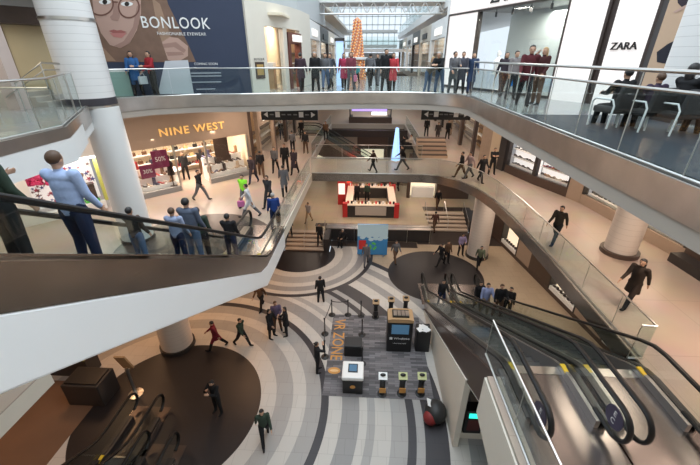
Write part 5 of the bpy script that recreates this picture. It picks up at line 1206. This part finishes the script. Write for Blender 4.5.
# lounge seats and seated people by the steel rails
def lounge(x, y, lab, fc=180):
    t = thing('lounge_chair', lab, 'chair', (x, y, L3 + .02), R(fc)); pad = mat('pad_black', (.02, .02, .022), .6)
    MB().box(-.34, .34, -.3, .32, .32, .46, pad).build('seat', t, bevel=.04); MB().obox((0, -.34, .66), (.68, .12, .5), Matrix.Rotation(.15, 3, 'X'), pad).build('backrest', t, bevel=.04)
    for s in (-1, 1):
        MB().tube([(s * .37, .3, .0), (s * .37, .33, .55), (s * .37, .25, .62), (s * .37, -.25, .62), (s * .37, -.33, .5), (s * .37, -.3, 0)], .02, WHT, 8).build('arm_frame', t, smooth=True)
LS = []; SEATY = 8.9
for px, lab in ((622, 'black padded lounge chair with white frame nearest the ringed white panels'), (655, 'middle black lounge chair beside the steel rails'), (688, 'black lounge chair beside the striped column')):
    y = 9.0 - (px - 622) * .012; d = ray(px, 90); x = d.x * y / d.y; LS.append((x, y)); lounge(x, y, lab, 10)
for (x, y), tp, lb, ex in zip(LS, (BK, (.05, .035, .06), BK), ('person in black coat slumped in the chair nearest the white panels', 'person in plum jacket in the middle lounge chair', 'dark-haired woman in black coat sitting beside the striped column'), (dict(h=1.7), dict(h=1.6, hair='brown'), dict(h=1.85, style='long'))):
    person((x, y, L3 + .0), -75 if 'woman' in lb else 5, 'sit', tp, BK, lb, **ex)

# ------------------------------------------------------------------ LIGHTS
w = bpy.data.worlds.new('world'); bpy.context.scene.world = w; w.use_nodes = True
bg = w.node_tree.nodes['Background']; bg.inputs['Color'].default_value = (.80, .90, 1, 1); bg.inputs['Strength'].default_value = .85
area((.3, 8, 11.0), 13, 2300, (.85, .93, 1), sy=18); area((.3, 32, 10.5), 11, 1200, (.85, .93, 1), sy=24)  # added lamps under the glass roof, boosting its daylight
# ceiling lamps of the middle level
for x, y in ((-9, 15), (-6.5, 20), (-14, 12), (-6, 26), (-5.8, 34), (-5.5, 44)): area((x, y, SL3 - .05), 1.4, 150, WARM)
for x, y in ((8.3, 9), (9.3, 15), (7.6, 20.5), (10, 5), (6, 28), (6, 36), (6, 46)): area((x, y, SL3 - .05), 1.4, 170, WARM)
for x, y in ((0, 24), (0, 30), (0, 48), (0, 56)): area((x, y, SL3 - .05), 1.6, 110, WARM)
for x, y in ((5, 2.5), (5, 6)): area((9.5, y, SL3 - .05), 1.2, 90, WARM)
# ceiling lamps of the lowest level
for x, y in ((-6.5, 14.5), (-12, 12), (-12, 16), (-7, 19), (-13.5, 5)): area((x, y, SL2 - .05), 1.4, 95, (1, .55, .28))
for x, y in ((8.8, 20), (8.8, 15), (0, 25.2), (-5, 29), (0, 28.5), (5, 30), (7, 24)): area((x, y, SL2 - .05), 1.4, 95, WARM)
sc = bpy.context.scene
sc.view_settings.view_transform = 'Standard'; sc.view_settings.look = 'None'; sc.view_settings.gamma = 1; sc.view_settings.exposure = .42; sc.view_settings.use_curve_mapping = False
cy = sc.cycles; cy.use_denoising = True; cy.max_bounces = 6; cy.diffuse_bounces = 3; cy.glossy_bounces = 3; cy.transparent_max_bounces = 24; cy.transmission_bounces = 4
cy.sample_clamp_indirect = 6; cy.caustics_reflective = False; cy.caustics_refractive = False

# lettering, emblems and screens belong to the part that carries them
for o in list(C.objects):
    if 'label' in o.keys() and o.type == 'EMPTY':
        ch = {c.name.split('.')[0]: c for c in reversed(list(o.children))}
        host = next((ch[n] for n in ('fascia', 'panel', 'sign_panel', 'plate', 'body', 'light_panel') if n in ch), None)
        for c in list(o.children):
            if host and c is not host and c.name.split('.')[0] in ('lettering', 'window_logo', 'pictograms', 'text_line', 'keypad_panel', 'emblem', 'label_plate', 'figure_print', 'poster_print', 'portrait_print', 'mullion', 'piping'):
                c.parent = host
